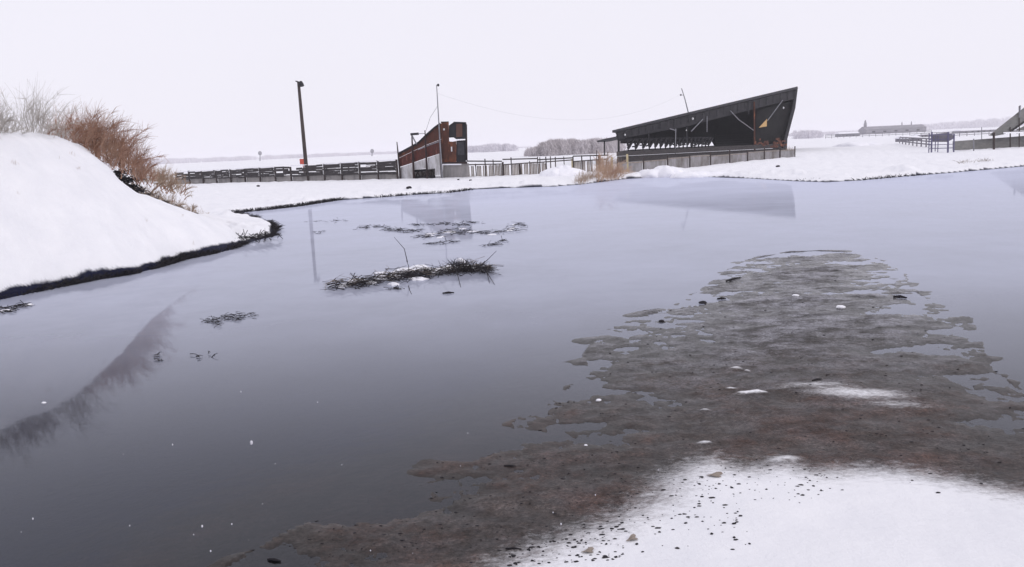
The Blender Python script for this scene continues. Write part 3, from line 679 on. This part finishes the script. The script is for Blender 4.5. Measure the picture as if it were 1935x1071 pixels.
# second, set-back low fence
FA2 = at(345, 337, .28); FB2 = at(745, 322, .28); FA2.z = FB2.z = 0
fence(FA2, FB2, 10, lambda s: 1.05, .6, 'low grey plank fence standing behind the long dark fence', False, gap=.55)
RA = at(884, 334, .28); RB = at(1150, 322, .28); RA.z = RB.z = 0
def post_fence():
    e = thing('corral_fence', RA, 'weathered corral fence with dark top rail running right from the red building', 'fence'); n = 16; d = (RB-RA)/n
    for i in range(n+1):
        p = RA+d*i+Vector((0, random.uniform(-.2,.2), 0)); mb = MB(); w_ = random.choice([.06,.08,.09,.16])
        mb.bar((p.x,p.y,gz(p.x,p.y)-.4), (p.x+random.uniform(-.06,.06), p.y, 1.5+random.uniform(-.35,.3)), w_, w_, (0,1,0)); mb.build('post', M_post, e)
    for k, (z, h, m) in enumerate(((1.5,.10,M_darkwood),(1.2,.09,M_post))):
        for i in range(0, n, 4):
            a = RA+d*i+Vector((0,-.12,z+random.uniform(-.10,.08))); c = RA+d*min(n,i+3.95)+Vector((0,-.12,z+random.uniform(-.10,.08))); mb = MB(); mb.bar(a, c, .05, h); mb.build('rail', m, e)
    for i in range(n):
        if i in (9, 10, 11): continue
        mb = MB(); a = RA+d*(i+.08); c = RA+d*(i+.92); off = Vector((0,.15,0)); q = 0
        while q < 1:
            u = a+(c-a)*q+off; u2 = a+(c-a)*min(1,q+.16)+off
            if random.random() < .88: mb.bar(u+Vector((0,0,.66)), u2+Vector((0,0,.66)), .04, random.uniform(.85,1.0))
            q += .2
        mb.build('board_panel', M_tanboards, e)
post_fence()
for (x, y0, y1, lb) in ((1021,297,325,'thin dark post standing alone in front of the corral snow pile, left one'),(1041,295,322,'thin dark post in front of the corral snow pile, right one'),(1128,284,310,'short dark post between the corral fence and the grandstand')):
    p = onland(x, y1); mb = MB(); q = atD(x-1, y0, p.y); mb.tube([p-Vector((0,0,.2)), q], [.05,.04], 8); tag(mb.build('fence_post', M_post), lb, 'post')
for (x, y0, y1, lb) in ((1157,296,322,'pale yellow post left of its pair beside the tall weeds'),(1186,291,326,'pale yellow post right of its pair, taller, by the grey wall'),(1082,300,322,'faded pale yellow post left of the shore weeds')):
    p = onland(x, y1); mb = MB(); q = atD(x-1, y0, p.y); mb.bar(p-Vector((0,0,.2)), q, .14, .14, (0,1,0)); tag(mb.build('marker_post', M_yellow), lb, 'post')

# ------------------------------------------------------------------ light pole
def light_pole():
    p = onland(581, 341); D = p.y; q = atD(564, 155, D)
    e = thing('light_pole', p, 'tall dark leaning wooden light pole behind the far snow shore', 'pole')
    mb = MB(); mb.tube([p-Vector((0,0,.4)), p.lerp(q,.5), q], [.19,.165,.13], 12); mb.build('pole', M_post, e)
    mb = MB(); c = atD(569, 158, D); mb.bar(q+Vector((-.25,0,.1)), c+Vector((0,0,.1)), .1, .1); mb.build('bracket', M_dark, e)
    mb = MB(); mb.tube([c+Vector((0,0,.22)), c+Vector((0,-.05,.0)), c+Vector((0.03,-.1,-.2))], [.1,.22,.26], 12); mb.build('lamp_head', M_dark, e)
    mb = MB(); mb.bar((p.x-.1,p.y-.24,p.z-.1),(p.x-.12,p.y-.24,1.6), .22, .05, (0,1,0)); mb.build('base_board', M_greywall, e)
light_pole()
p = onland(572, 318, .3); mb = MB(); D = 78
a = atD(572, 305, D); mb.box(a, (.55,.05,.5), .2); mb.bar((a.x,a.y+.06,.1), (a.x,a.y+.06,a.z), .06); 
tag(mb.build('sign', M_redsign), 'small faded red sign beside the foot of the light pole', 'sign')

# ------------------------------------------------------------------ red building (rodeo bleacher back and booth)
T0 = onland(752, 338); T1 = onland(884, 335)
TP = Plane(T0, T1, 850)
def tower():
    e = thing('red_building', T0, 'rust-red and brown tin building with sloping side wall and tall booth by the fence', 'building')
    def part(nm, m, polys, o0, o1):
        mb = MB()
        for q in polys: mb.pp(TP, q, o0, o1)
        return mb.build(nm, m, e)
    part('side_wall', M_red, [[(753,299),(780,286),(806,274),(834,263),(834,289),(806,298),(781,307),(753,316)]], 0, .08)
    part('upper_wall', M_rust, [[(753,291),(780,277),(790,270),(806,255),(820,242),(831,233),(834,233),(834,262.5),(806,273.5),(780,285.5),(753,298.5)]], .03, .12)
    part('wall_edge', M_dark, [[(753,288),(779,274),(790,267.5),(806,252),(820,239.5),(831,231.5),(832,234),(821,243),(807,256),(791,271),(780,278),(753,292)]], -.06, 3.0)
    part('stripe', M_grey, [[(790,281.5),(806,275),(833,265),(833,267),(806,277),(790,283.5)]], -.03, -.004)
    for q in ([(754,317),(780,308),(780,337),(754,338)], [(783,307),(805,299.5),(805,318),(783,321)], [(808,298.5),(832,290),(833,330),(822,331),(822,318),(808,320)]):
        part('lower_panel', M_pale, [q], .02, .10)
    part('under_brace', M_twig, [[(783,321),(805,319),(805,323),(783,325)], [(783,333),(822,331),(822,336),(783,337)]], .3, .5)
    part('back_panel', M_greywall, [[(783,322),(822,318),(823,337),(783,338)]], 1.0, 1.1)
    mb = MB()
    for i in range(14):
        x0 = random.uniform(784,820); mb.bar(TP.on(x0, 335, .6), TP.on(x0+random.uniform(-8,8), 320, .6), .08)
    mb.build('bracing', M_post, e)
    # booth
    part('booth', M_rust, [[(834,231),(848,230.5),(848.6,261),(849,267),(855,267.5),(862.3,266.3),(862.3,306),(834,306.5)]], -.05, .05)
    part('booth_panel', M_dark, [[(848.3,237),(853,233.5),(857,231),(880.3,232),(880.3,262.2),(862,262.8),(857,259.5),(848.3,260)]], -.02, .05)
    part('booth_panel', M_darkred2, [[(862,234),(873.5,233.5),(873.5,258),(862,259)]], -.06, -.024)
    part('booth_panel', M_dark, [[(862.6,265.5),(880.3,264.5),(880.3,305.5),(862.6,306)]], -.02, .05)
    part('booth_panel', M_roof, [[(865,268),(877,267),(878,292),(865,293)]], -.06, -.024)
    part('corner_post', M_darkred, [[(880.6,232),(882.6,236),(883.6,303),(882.2,306.5),(880.9,262)]], -.08, .2)
    part('sill', M_darkred, [[(834,306.8),(883,305.8),(883,309),(834,310)]], -.15, 2.4)
    part('booth_roof', M_dark, [[(833,229.6),(848,229.2),(848,230.4),(833,230.9)]], -.1, 1.2)
    part('booth_roof', M_dark, [[(857,229.7),(881,230.6),(881,231.9),(857,230.9)]], -.1, 1.2)
    # far wall of the booth, broken so the sky shows
    part('rear_wall', M_dark, [[(836,273),(880,272),(880,304),(836,305)]], 2.2, 2.3)
    part('side_panel', M_dark, [[(880,233),(882,236),(883,303),(881,303)]], .2, 2.4)
    part('painted_sky_hole', M_white, [[(837.5,242.5),(840.5,242.5),(840.5,246),(837.5,246)],[(852,277),(854.4,277),(854.8,286),(852.4,286)]], -.09, -.064)  # white plates paint the bright sky seen through holes in the booth
    part('base_wall', M_greywall, [[(837,310.5),(886,308.5),(886,334),(837,335)]], .05, .15)
    part('snow_ledge', M_snowcap, [[(835,309.5),(872,309.2),(872,311.5),(835,312)]], -.22, -.152)
    for (xt, yt, xb, yb, r) in ((750,268,757,338,.07),(778,252,782.5,338,.085),(803,246,807.5,337,.075),(829,236,835.5,336,.09)):
        mb = MB(); mb.tube([TP.on(xb, yb+3, -.2), TP.on((xt+xb)/2,(yt+yb)/2,-.2), TP.on(xt, yt, -.2)], [r*1.15, r, r*.55], 8); mb.build('post', M_darkred, e)
    mb = MB(); mb.bar(TP.on(777,253.5,-.2), TP.on(790,252.5,-.2), .18, .18); mb.build('crossarm', M_dark, e)
    mb = MB(); mb.bar(TP.on(790,252.5,-.2), TP.on(803,252,-.2), .05); mb.bar(TP.on(778,255,-.2), TP.on(787,272,-.2), .08); mb.build('brace', M_grey, e)
tower()
def mast():
    a = TP.on(836, 338, -.5); c = TP.on(829.5, 235, -.5); d = TP.on(825, 160, -.5)
    e = thing('mast', a, 'thin leaning metal mast with a small lamp rising in front of the red building', 'mast')
    mb = MB(); mb.tube([a, c, d], [.07,.05,.03], 8); mb.build('pole', M_grey, e)
    mb = MB(); q = TP.on(828, 160.5, -.5); mb.blob(q, (.09,.09,.11), 1, .05, 10, 8); mb.build('lamp_head', M_dark, e, True)
    mb = MB(); mb.tube([TP.on(827,200,-.5), TP.on(813,222,-.5), TP.on(805,247,-.3)], .014, 5); mb.build('guy_wire', M_grey, e)
mast()

# ------------------------------------------------------------------ grandstand
SA = atD(1160, 285, 88); SB = atD(1500, 285, 112); SP = Plane(SA, SB, 1330)
def stand():
    e = thing('grandstand', (SA.x, SA.y, .3), 'big dark grandstand with its roof climbing steeply to the right', 'grandstand')
    def part(nm, m, polys, o0, o1):
        mb = MB()
        for q in polys: mb.pp(SP, q, o0, o1)
        return mb.build(nm, m, e)
    part('roof', M_roof, [[(1157,246),(1507,163),(1508,167.5),(1157,250.5)]], -.4, 11)
    part('fascia', M_dark, [[(1163,251),(1506,169),(1503,186),(1400,212),(1300,238),(1168,263)]], -.1, 0.05)
    mb = MB()
    for k in range(26):
        s = k/25; x = 1168+s*334; y0 = 250.3-s*80.5
        mb.bar(SP.on(x, y0+.6, -.16), SP.on(x-.3, y0+11+5*s, -.16), .07, .05)
    mb.build('fascia_battens', M_roof, e)
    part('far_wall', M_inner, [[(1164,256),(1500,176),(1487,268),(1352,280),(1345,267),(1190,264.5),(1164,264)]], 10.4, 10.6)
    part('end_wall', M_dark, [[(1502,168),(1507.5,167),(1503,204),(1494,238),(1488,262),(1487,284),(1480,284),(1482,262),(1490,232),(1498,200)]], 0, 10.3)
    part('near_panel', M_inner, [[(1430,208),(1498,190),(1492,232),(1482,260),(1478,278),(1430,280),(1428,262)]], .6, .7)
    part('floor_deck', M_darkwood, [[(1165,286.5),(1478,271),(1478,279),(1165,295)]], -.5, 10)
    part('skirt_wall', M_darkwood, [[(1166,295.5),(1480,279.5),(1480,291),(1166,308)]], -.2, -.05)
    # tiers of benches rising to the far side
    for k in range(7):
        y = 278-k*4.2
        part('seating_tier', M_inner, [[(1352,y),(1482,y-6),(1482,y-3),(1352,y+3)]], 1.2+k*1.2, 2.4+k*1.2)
    xs = [1169,1187,1201,1215,1227,1238,1248,1257.5,1266,1275,1283,1291,1298.5,1306,1313,1320,1326.5,1333,1339]
    for i, x in enumerate(xs):
        mb = MB(); yb = 287-(x-1165)*.05; yt = 262-(x-1165)*.02
        mb.bar(SP.on(x, yb, .1), SP.on(x, yt, .1), .22 if i == 0 else .13, .15, (0,1,0))
        if i > 0:
            mb.bar(SP.on(x, yb-7+random.uniform(-2,2), .3), SP.on(x+10-.15*i, yt+random.uniform(1,3), .3), .26, .2); mb.bar(SP.on(x, yb-8, .3), SP.on(x-4, yt+random.uniform(1,4), .3), .12, .1)
            if random.random() < .5: mb.bar(SP.on(x-6, yb-random.uniform(3,14), 1.2), SP.on(x+4, yb-random.uniform(3,14), 1.2), .14, .14)
        mb.build('strut', M_dark, e)
    part('rear_boards', M_dark, [[(1172,262),(1345,258),(1345,267),(1290,268),(1240,270.5),(1172,271)]], 3.0, 3.1)
    part('beam', M_dark, [[(1167,262),(1345,258),(1345,266),(1167,266.5)]], .35, .6)
    for (x0,y0,x1,y1,w_,m) in ((1277,243,1276,290,.10,M_grey),(1298,240,1298,283,.10,M_roof),(1336,219,1336,249,.09,M_grey),(1425,192,1426,284,.18,M_rust),(1226,250,1226,265,.08,M_roof),(1415,190,1415,215,.08,M_roof)):
        mb = MB(); mb.bar(SP.on(x0,y0,-.18), SP.on(x1,y1,-.18), w_, w_, (0,1,0)); mb.build('post', m, e)
    for (x0,y0,x1,y1) in ((1328,225,1306,248),(1380,209,1396,226),(1396,226,1424,246),(1479,189,1450,228),(1266,243,1276,246)):
        mb = MB(); mb.bar(SP.on(x0,y0,-.2), SP.on(x1,y1,-.2), .1, .08); mb.build('brace', M_grey, e)
    for (x,y,r) in ((1309,224,.12),(1480.5,203.5,.12),(1181,254.5,.10),(1297,246,.07),(1285,288,.05)):
        mb = MB(); q = SP.on(x,y,-.3); mb.blob(q, (r,r,r*1.2), int(x), .05, 10, 8); mb.build('lamp', M_white, e, True)
    part('gable_sign', M_tan, [[(1434,241),(1447,227),(1449.5,224),(1449,238.5)]], -.28, -.22)
    part('lower_roof', M_roof, [[(1127,266),(1142,262),(1165,257.5),(1166,262),(1142,266),(1129,268.5)]], -.3, 5)
    mb = MB(); mb.bar(SP.on(1142,266,.1), SP.on(1142,292,.1), .14, .14, (0,1,0)); mb.build('post', M_dark, e)
    mb = MB()
    for k in range(26):
        x = random.uniform(1425,1482); y = random.uniform(262,280)-(x-1425)*.05; mb.pp(SP, [(x,y),(x+random.uniform(3,9),y-1),(x+random.uniform(3,9),y+random.uniform(2,6)),(x,y+3)], -.4-.01*k, -.36-.01*k)
    mb.build('stacked_panel', M_rust, e)
    e2 = thing('mast', SP.on(1300,211,2), 'thin leaning mast with a lamp on top of the grandstand roof', 'mast')
    mb = MB(); mb.tube([SP.on(1301,214,2), SP.on(1294,186,2), SP.on(1288,167,2)], [.07,.055,.05], 8); mb.build('pole', M_grey, e2)
    mb = MB(); q = SP.on(1286.5,179,2); mb.blob(q, (.12,.12,.12), 3, .05, 10, 8); mb.bar(q, SP.on(1292,180,2), .04); mb.build('lamp_head', M_grey, e2, True)
stand()
# wire from mast to mast
mb = MB(); a = TP.on(826,176,-.5); c = SP.on(1291,176,2); pts = []
for i in range(25):
    s = i/24; q = a.lerp(c, s); q.z -= 4*s*(1-s)*2.6; pts.append(q)
mb.tube(pts, .004, 5); tag(mb.build('overhead_wire', M_grey), 'thin wire sagging between the red building mast and the grandstand mast', 'wire')

# grey track wall in front of the stand
def track_wall():
    A = at(1165,328,.25); B = at(1500,297,.25); A.z = B.z = 0; n = 9; d = (B-A)/n; t_ = d.normalized(); nn = Vector((-t_.y,t_.x,0))
    e = thing('track_wall', A, 'long weathered grey board wall in front of the grandstand', 'wall')
    for i in range(n):
        p = A+d*(i+.02); q = A+d*(i+.98); mb = MB(); z = 1.12+random.uniform(-.10,.08)
        mb.bar(p+Vector((0,0,z/2)), q+Vector((0,0,z/2)), .06, z); mb.build('wall_panel', M_conc, e)
        mb = MB(); mb.bar(p-nn*.06+Vector((0,0,z-.05)), q-nn*.06+Vector((0,0,z-.05+random.uniform(-.06,.04))), .04, .07); mb.build('rail', M_tanboards, e)
    for i in range(n+1):
        p = A+d*i-nn*.1; mb = MB(); mb.bar((p.x,p.y,-.2), (p.x,p.y,1.3+random.uniform(-.05,.15)), .09, .09, (0,1,0)); mb.build('post', M_post, e)
track_wall()
farbush(1490, 296, 1.1, 1.2, 900, 'brown weed clump at the right foot of the grandstand')
farbush(1462, 298, 1.0, .9, 500, 'thin brown weeds under the grandstand corner, left of the bigger clump')
farbush(1860, 306, 1.0, .4, 160, 'sparse grey weeds poking through the snow left of the right photo edge', M_palebrush)
farbush(1825, 308, 1.0, .35, 120, 'sparse grey weeds in snow below the pipe chute', M_palebrush)

# snow piles
def pile(px, py, r, label, seed):
    p = onland(px, py); mb = MB()
    for k in range(5):
        mb.blob((p.x+random.uniform(-r[0],r[0])*.6, p.y+random.uniform(-.5,.5), p.z-.1), (r[0]*random.uniform(.4,.7), r[1], r[2]*random.uniform(.6,1)), seed+k, .3, 18, 10)
    tag(mb.build('snow_pile', M_snowcap, None, True), label, 'snow pile')
pile(1250,330,(1.9,1.2,.75),'highest lumpy snow pile before the grey track wall',3)
pile(1215,336,(1.5,1.0,.5),'lower snow pile next to the right yellow post',9)
pile(1050,330,(1.8,1.0,.8),'snow pile before the corral fence with thin posts',14)
pile(1330,330,(2.2,1.0,.45),'wide flat snow pile at the middle of the track wall foot',21)
pile(1620,275,(4,2,.8),'snow pile out on the field right of the grandstand',26)

# dark bits on the far snow
for k, (x, y, r, lb) in enumerate(((866,340,.07,'black rock on the snow right below the booth, left one'),(889,341,.07,'black rock on the snow right of its twin below the booth'),(773,356,.12,'flat black rock at the far shore below the sloping wall'),(488,352,.09,'small black rock on the snow left of the light pole'),(1470,315,.10,'small grey rock on the snow below the grandstand'))):
    p = onland(x, y); mb = MB(); mb.blob((p.x,p.y,p.z+r*.4), (r*1.4,r,r*.8), k, .25, 12, 8); tag(mb.build('rock', M_crumb, None, True), lb, 'rock')

# ------------------------------------------------------------------ right background
def chute():
    A = onland(1757,288); B = onland(1808,287); PL = Plane(A, B)
    e = thing('loading_chute', A, 'blue-grey pipe and board cattle chute standing in the snow on the right', 'cattle chute')
    for (x, y0, y1, w_) in ((1755,252,289,.08),(1760,249,291,.13),(1767,256,286,.07),(1772,256,288,.07),(1791,249,290,.15),(1802,253,291,.12)):
        mb = MB(); mb.tube([PL.on(x,y1,0), PL.on(x+1,y0,0)], w_/2*1.1, 8); mb.build('post', M_blue, e)
    mb = MB(); mb.pp(PL, [(1760,254),(1790,250),(1802,255),(1802,262),(1790,268),(1760,268)], .2, .3); mb.build('board_panel', M_darkwood if False else M_barn, e)
    for y in (255, 264, 274, 281):
        mb = MB(); mb.bar(PL.on(1755,y,-.1), PL.on(1803,y-2,-.1), .06); mb.build('rail', M_blue, e)
chute()
def ramp_():
    A = onland(1878,282); B = atD(1935,280,A.y+3); PL = Plane(A, B, 2000)
    e = thing('ramp_roof', A, 'grey sloping stand roof rising out of the right photo edge on posts', 'stand')
    def part(nm, m, polys, o0, o1):
        mb = MB()
        for q in polys: mb.pp(PL, q, o0, o1)
        return mb.build(nm, m, e)
    part('roof', M_greywall2, [[(1868,256),(1935,203),(2010,145),(2012,175),(1935,227),(1900,251),(1880,257)]], 0, 5)
    part('back_wall', M_greywall2, [[(1918,246),(1935,238),(2010,195),(2010,246),(1935,246)]], .6, .8)
    part('snow_ledge', M_snowcap, [[(1896,249.5),(2010,246.5),(2010,250),(1896,252)]], -.2, 5)
    part('base_wall', M_greywall2, [[(1800,267),(2010,251),(2010,276),(1935,277),(1800,284)]], 1.2, 1.35)
    for (x,y0,y1,w_) in ((1878,250,284,.14),(1909,240,279,.08),(1926,200,278,.07),(1990,165,276,.14)):
        mb = MB(); mb.bar(PL.on(x,y1,-.1), PL.on(x,y0,-.1), w_, w_, (0,1,0)); mb.build('post', M_post, e)
    mb = MB(); mb.bar(PL.on(1926,222,-.2), PL.on(1928,199,-.2), .09, .09, (0,1,0)); mb.build('finial', M_grey, e)
M_greywall2 = mat('grey_planks', (.13,.13,.13), (.20,.195,.19), 1.2, .85, (1,1,4), .2)
ramp_()
def shed(name, px0, px1, yb, yt, D, depth, label, m=M_barn, roofm=M_snowcap, chim=None, cat='shed'):
    a = atD(px0, yb, D); b_ = atD(px1, yb, D); zt = atD((px0+px1)/2, yt, D).z; zb = .1
    e = thing(name, ((a.x+b_.x)/2, D, zb), label, cat); L = b_.x-a.x; cx = (a.x+b_.x)/2; hw = (zt-zb)
    mb = MB(); mb.box((cx, D+depth/2, zb+hw*.3), (L, depth, hw*.6)); mb.build('wall', m, e)
    mb = MB(); z1 = zb+hw*.6; x0, x1 = cx-L/2-.3, cx+L/2+.3
    mb.prism([Vector((x0,D-.3,z1)), Vector((x0,D+depth/2,zt)), Vector((x0,D+depth+.3,z1))], [Vector((x1,D-.3,z1)), Vector((x1,D+depth/2,zt)), Vector((x1,D+depth+.3,z1))])
    mb.build('roof', roofm, e)
    for k in range(5):
        mb = MB(); mb.box((x0+L*(k+.7)/5.4, D-.06, zb+hw*.3), (L*.05, .1, hw*.22)); mb.build('window', M_dark, e)
    if chim:
        for (cxp, cyt, w_) in chim:
            q = atD(cxp, cyt, D); mb = MB(); mb.tube([(q.x,D+depth/2,zt-1), (q.x,D+depth/2,(zt+q.z)/2), (q.x,D+depth/2,q.z)], [w_*1.2,w_,w_*.3], 8); mb.build('spire', m, e)
    return e
shed('barn', 1637, 1750, 252, 236.5, 620, 14, 'long low hazy barn with a small spire on the horizon', M_barn, M_barn, [(1643,226,1.1),(1713,229,.4),(1731,228,.4)], 'barn')
shed('shed', 1716, 1742, 268, 256, 150, 5, 'small dark shed in the snow left of the cattle chute')
shed('shed', 1740, 1775, 262, 252, 240, 6, 'low snow-roofed shed behind the cattle chute')
shed('shed', 1820, 1880, 250, 243, 330, 8, 'far snow-roofed shed left of the sloping stand roof', M_grey)
shed('shed', 1590, 1625, 254, 249, 420, 8, 'tiny far shed left of the hazy barn', M_grey)
def lowfence(px0, py0, px1, py1, n, h, label, m):
    A = onland(px0,py0); B = onland(px1,py1); e = thing('fence', A, label, 'fence')
    for i in range(n+1):
        p = A.lerp(B, i/n); mb = MB(); mb.bar(p-Vector((0,0,.3)), p+Vector((0,0,h)), .12,.12,(0,1,0)); mb.build('post', m, e)
    for z in (.35,.7,1.0):
        mb = MB(); mb.bar(A+Vector((0,0,h*z)), B+Vector((0,0,h*z)), .05,.16); mb.build('rail', m, e)
lowfence(1700,271,1760,279,8,1.0,'grey rail fence left of the cattle chute',M_barn)
lowfence(1560,262,1760,254,16,1.6,'far grey rail fence before the hazy barn',M_barn)
lowfence(1740,262,1935,252,14,1.2,'grey rail fence behind the cattle chute running right',M_barn)
for (x,y0,y1,lb) in ((1840,262,285,'thin pole between the chute and the sloping stand'),(1855,240,270,'far thin pole left of the sloping stand')):
    p = onland(x,y1); q = atD(x,y0,p.y); mb = MB(); mb.tube([p,q],[.06,.05],6); tag(mb.build('pole', M_grey), lb, 'pole')
for (x,y0,y1,lb) in ((491,287,302,'tiny far tower on the horizon left of the light pole'),(703,283,298,'tiny far tower on the horizon left of the red building')):
    D = 700; a = atD(x,y1,D); q = atD(x,y0,D); mb = MB(); mb.tube([(a.x,D,0),(q.x,D,q.z-2)], [.5,.35], 6); mb.blob((q.x,D,q.z-1), (1.6,1.6,1.8), 1, .1, 10, 8); tag(mb.build('water_tower', M_grey), lb, 'tower')

# ------------------------------------------------------------------ far woods (one mass)
def woods(name, segs, label, m, n, cw, tri, lo=0.):
    vs = []; fs = []
    for (x0,y0,x1,y1,D,cnt) in segs:
        for i in range(cnt):
            s = random.random(); x = x0+(x1-x0)*s; yt = y0+(y1-y0)*s
            DD = D*random.uniform(.92,1.1); q = atD(x, yt, D); Ht = max(1.2, (q.z)*random.uniform(.65,1.05)); cx = q.x/D*DD
            for k in range(n):
                a = random.uniform(0,6.28); rr2 = cw*math.sqrt(random.random()); z = Ht*random.uniform(lo,1)**.8; sh = math.sqrt(max(.1,1-(z/Ht-.4)**2*1.8))
                c = Vector((cx+math.cos(a)*rr2*sh, DD+math.sin(a)*rr2*sh, z)); b0 = len(vs)
                d1 = Vector((random.gauss(0,.35), random.gauss(0,.3), random.uniform(.5,1.2)))*tri; d2 = Vector((random.uniform(.12,.3),random.uniform(-.2,.2),0))*tri
                vs.extend([tuple(c-d1*.5), tuple(c-d1*.5+d2), tuple(c+d1*.5)]); fs.append((b0,b0+1,b0+2))
    me_ = bpy.data.meshes.new(name); me_.from_pydata(vs, [], fs); me_.materials.append(m); o = bpy.data.objects.new(name, me_); COL.objects.link(o); tag(o, label, 'woods', kind='stuff')
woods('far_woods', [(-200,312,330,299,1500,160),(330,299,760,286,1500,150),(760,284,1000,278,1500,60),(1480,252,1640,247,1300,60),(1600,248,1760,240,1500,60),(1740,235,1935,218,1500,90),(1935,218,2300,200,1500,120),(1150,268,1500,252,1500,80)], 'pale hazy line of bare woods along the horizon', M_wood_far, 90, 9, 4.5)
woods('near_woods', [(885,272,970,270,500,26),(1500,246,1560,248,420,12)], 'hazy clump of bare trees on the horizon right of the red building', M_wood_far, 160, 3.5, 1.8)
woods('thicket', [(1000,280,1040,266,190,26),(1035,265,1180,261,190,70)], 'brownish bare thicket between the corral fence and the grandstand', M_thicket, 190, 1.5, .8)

# ------------------------------------------------------------------ falling snow (large flakes near the camera)
fl = MB()
for k, (x, y) in enumerate(((475,836),(520,876),(646,878),(438,990),(470,1020),(245,993),(382,994),(398,1041),(884,818),(1244,888),(1300,920),(1125,935),(62,980),(326,840),(700,1040),(780,1045),(455,740),(233,858),(870,880),(1045,968),(1060,990),(40,1005),(496,952),(366,1010),(600,760),(930,640),(350,1100))):
    q = ray(x, y).normalized(); P_ = Vector((0,0,CAMZ))+q*random.uniform(1.6,3.4); r = random.uniform(.0008,.0019)*(1.8 if k == 0 else 1)
    fl.blob(P_, (r,r,r*1.5), k, .2, 8, 6)
tag(fl.build('snowflakes', M_flake, None, True), 'white snowflakes falling over the pond', 'snowflakes', kind='stuff')

# ------------------------------------------------------------------ haze
hm = bpy.data.materials.new('haze_air'); hm.use_nodes = True; t = hm.node_tree; t.nodes.clear()
o_ = N('ShaderNodeOutputMaterial'); pv = N('ShaderNodeVolumePrincipled'); pv.inputs['Color'].default_value = (.97,.96,1,1)
pv.inputs['Density'].default_value = .00036; t.links.new(pv.outputs[0], o_.inputs['Volume'])
mb = MB(); mb.box((0, 0, 14), (9000, 9000, 34)); hz = mb.build('haze', hm); PL_ = {'grass clump':'grass clumps on the left snowbank','bush':'leafless bushes on the left snowbank','reeds':'pale reeds on the bank crest','twigs':'twig tangles on the left bank','weeds':'weed clumps on the far shore','floating weeds':'weeds floating in the pond','stick':'sticks lying about the mud flat and water','snow lump':'snow lumps on mud and water','stone':'stones on the mud flat','leaf':'dead leaves on the near snow','post':'posts on the far shore','snow pile':'snow piles on the far shore','rock':'rocks on the far snow','shed':'far sheds','fence':'stock fences','tower':'tiny towers on the horizon','mast':'thin lamp masts','pole':'poles'}
for o in COL.objects:
    if o.parent is None and o.get('category') in PL_: o['group'] = PL_[o['category']]
tag(hz, 'pale even winter haze filling the air', 'haze', kind='stuff')
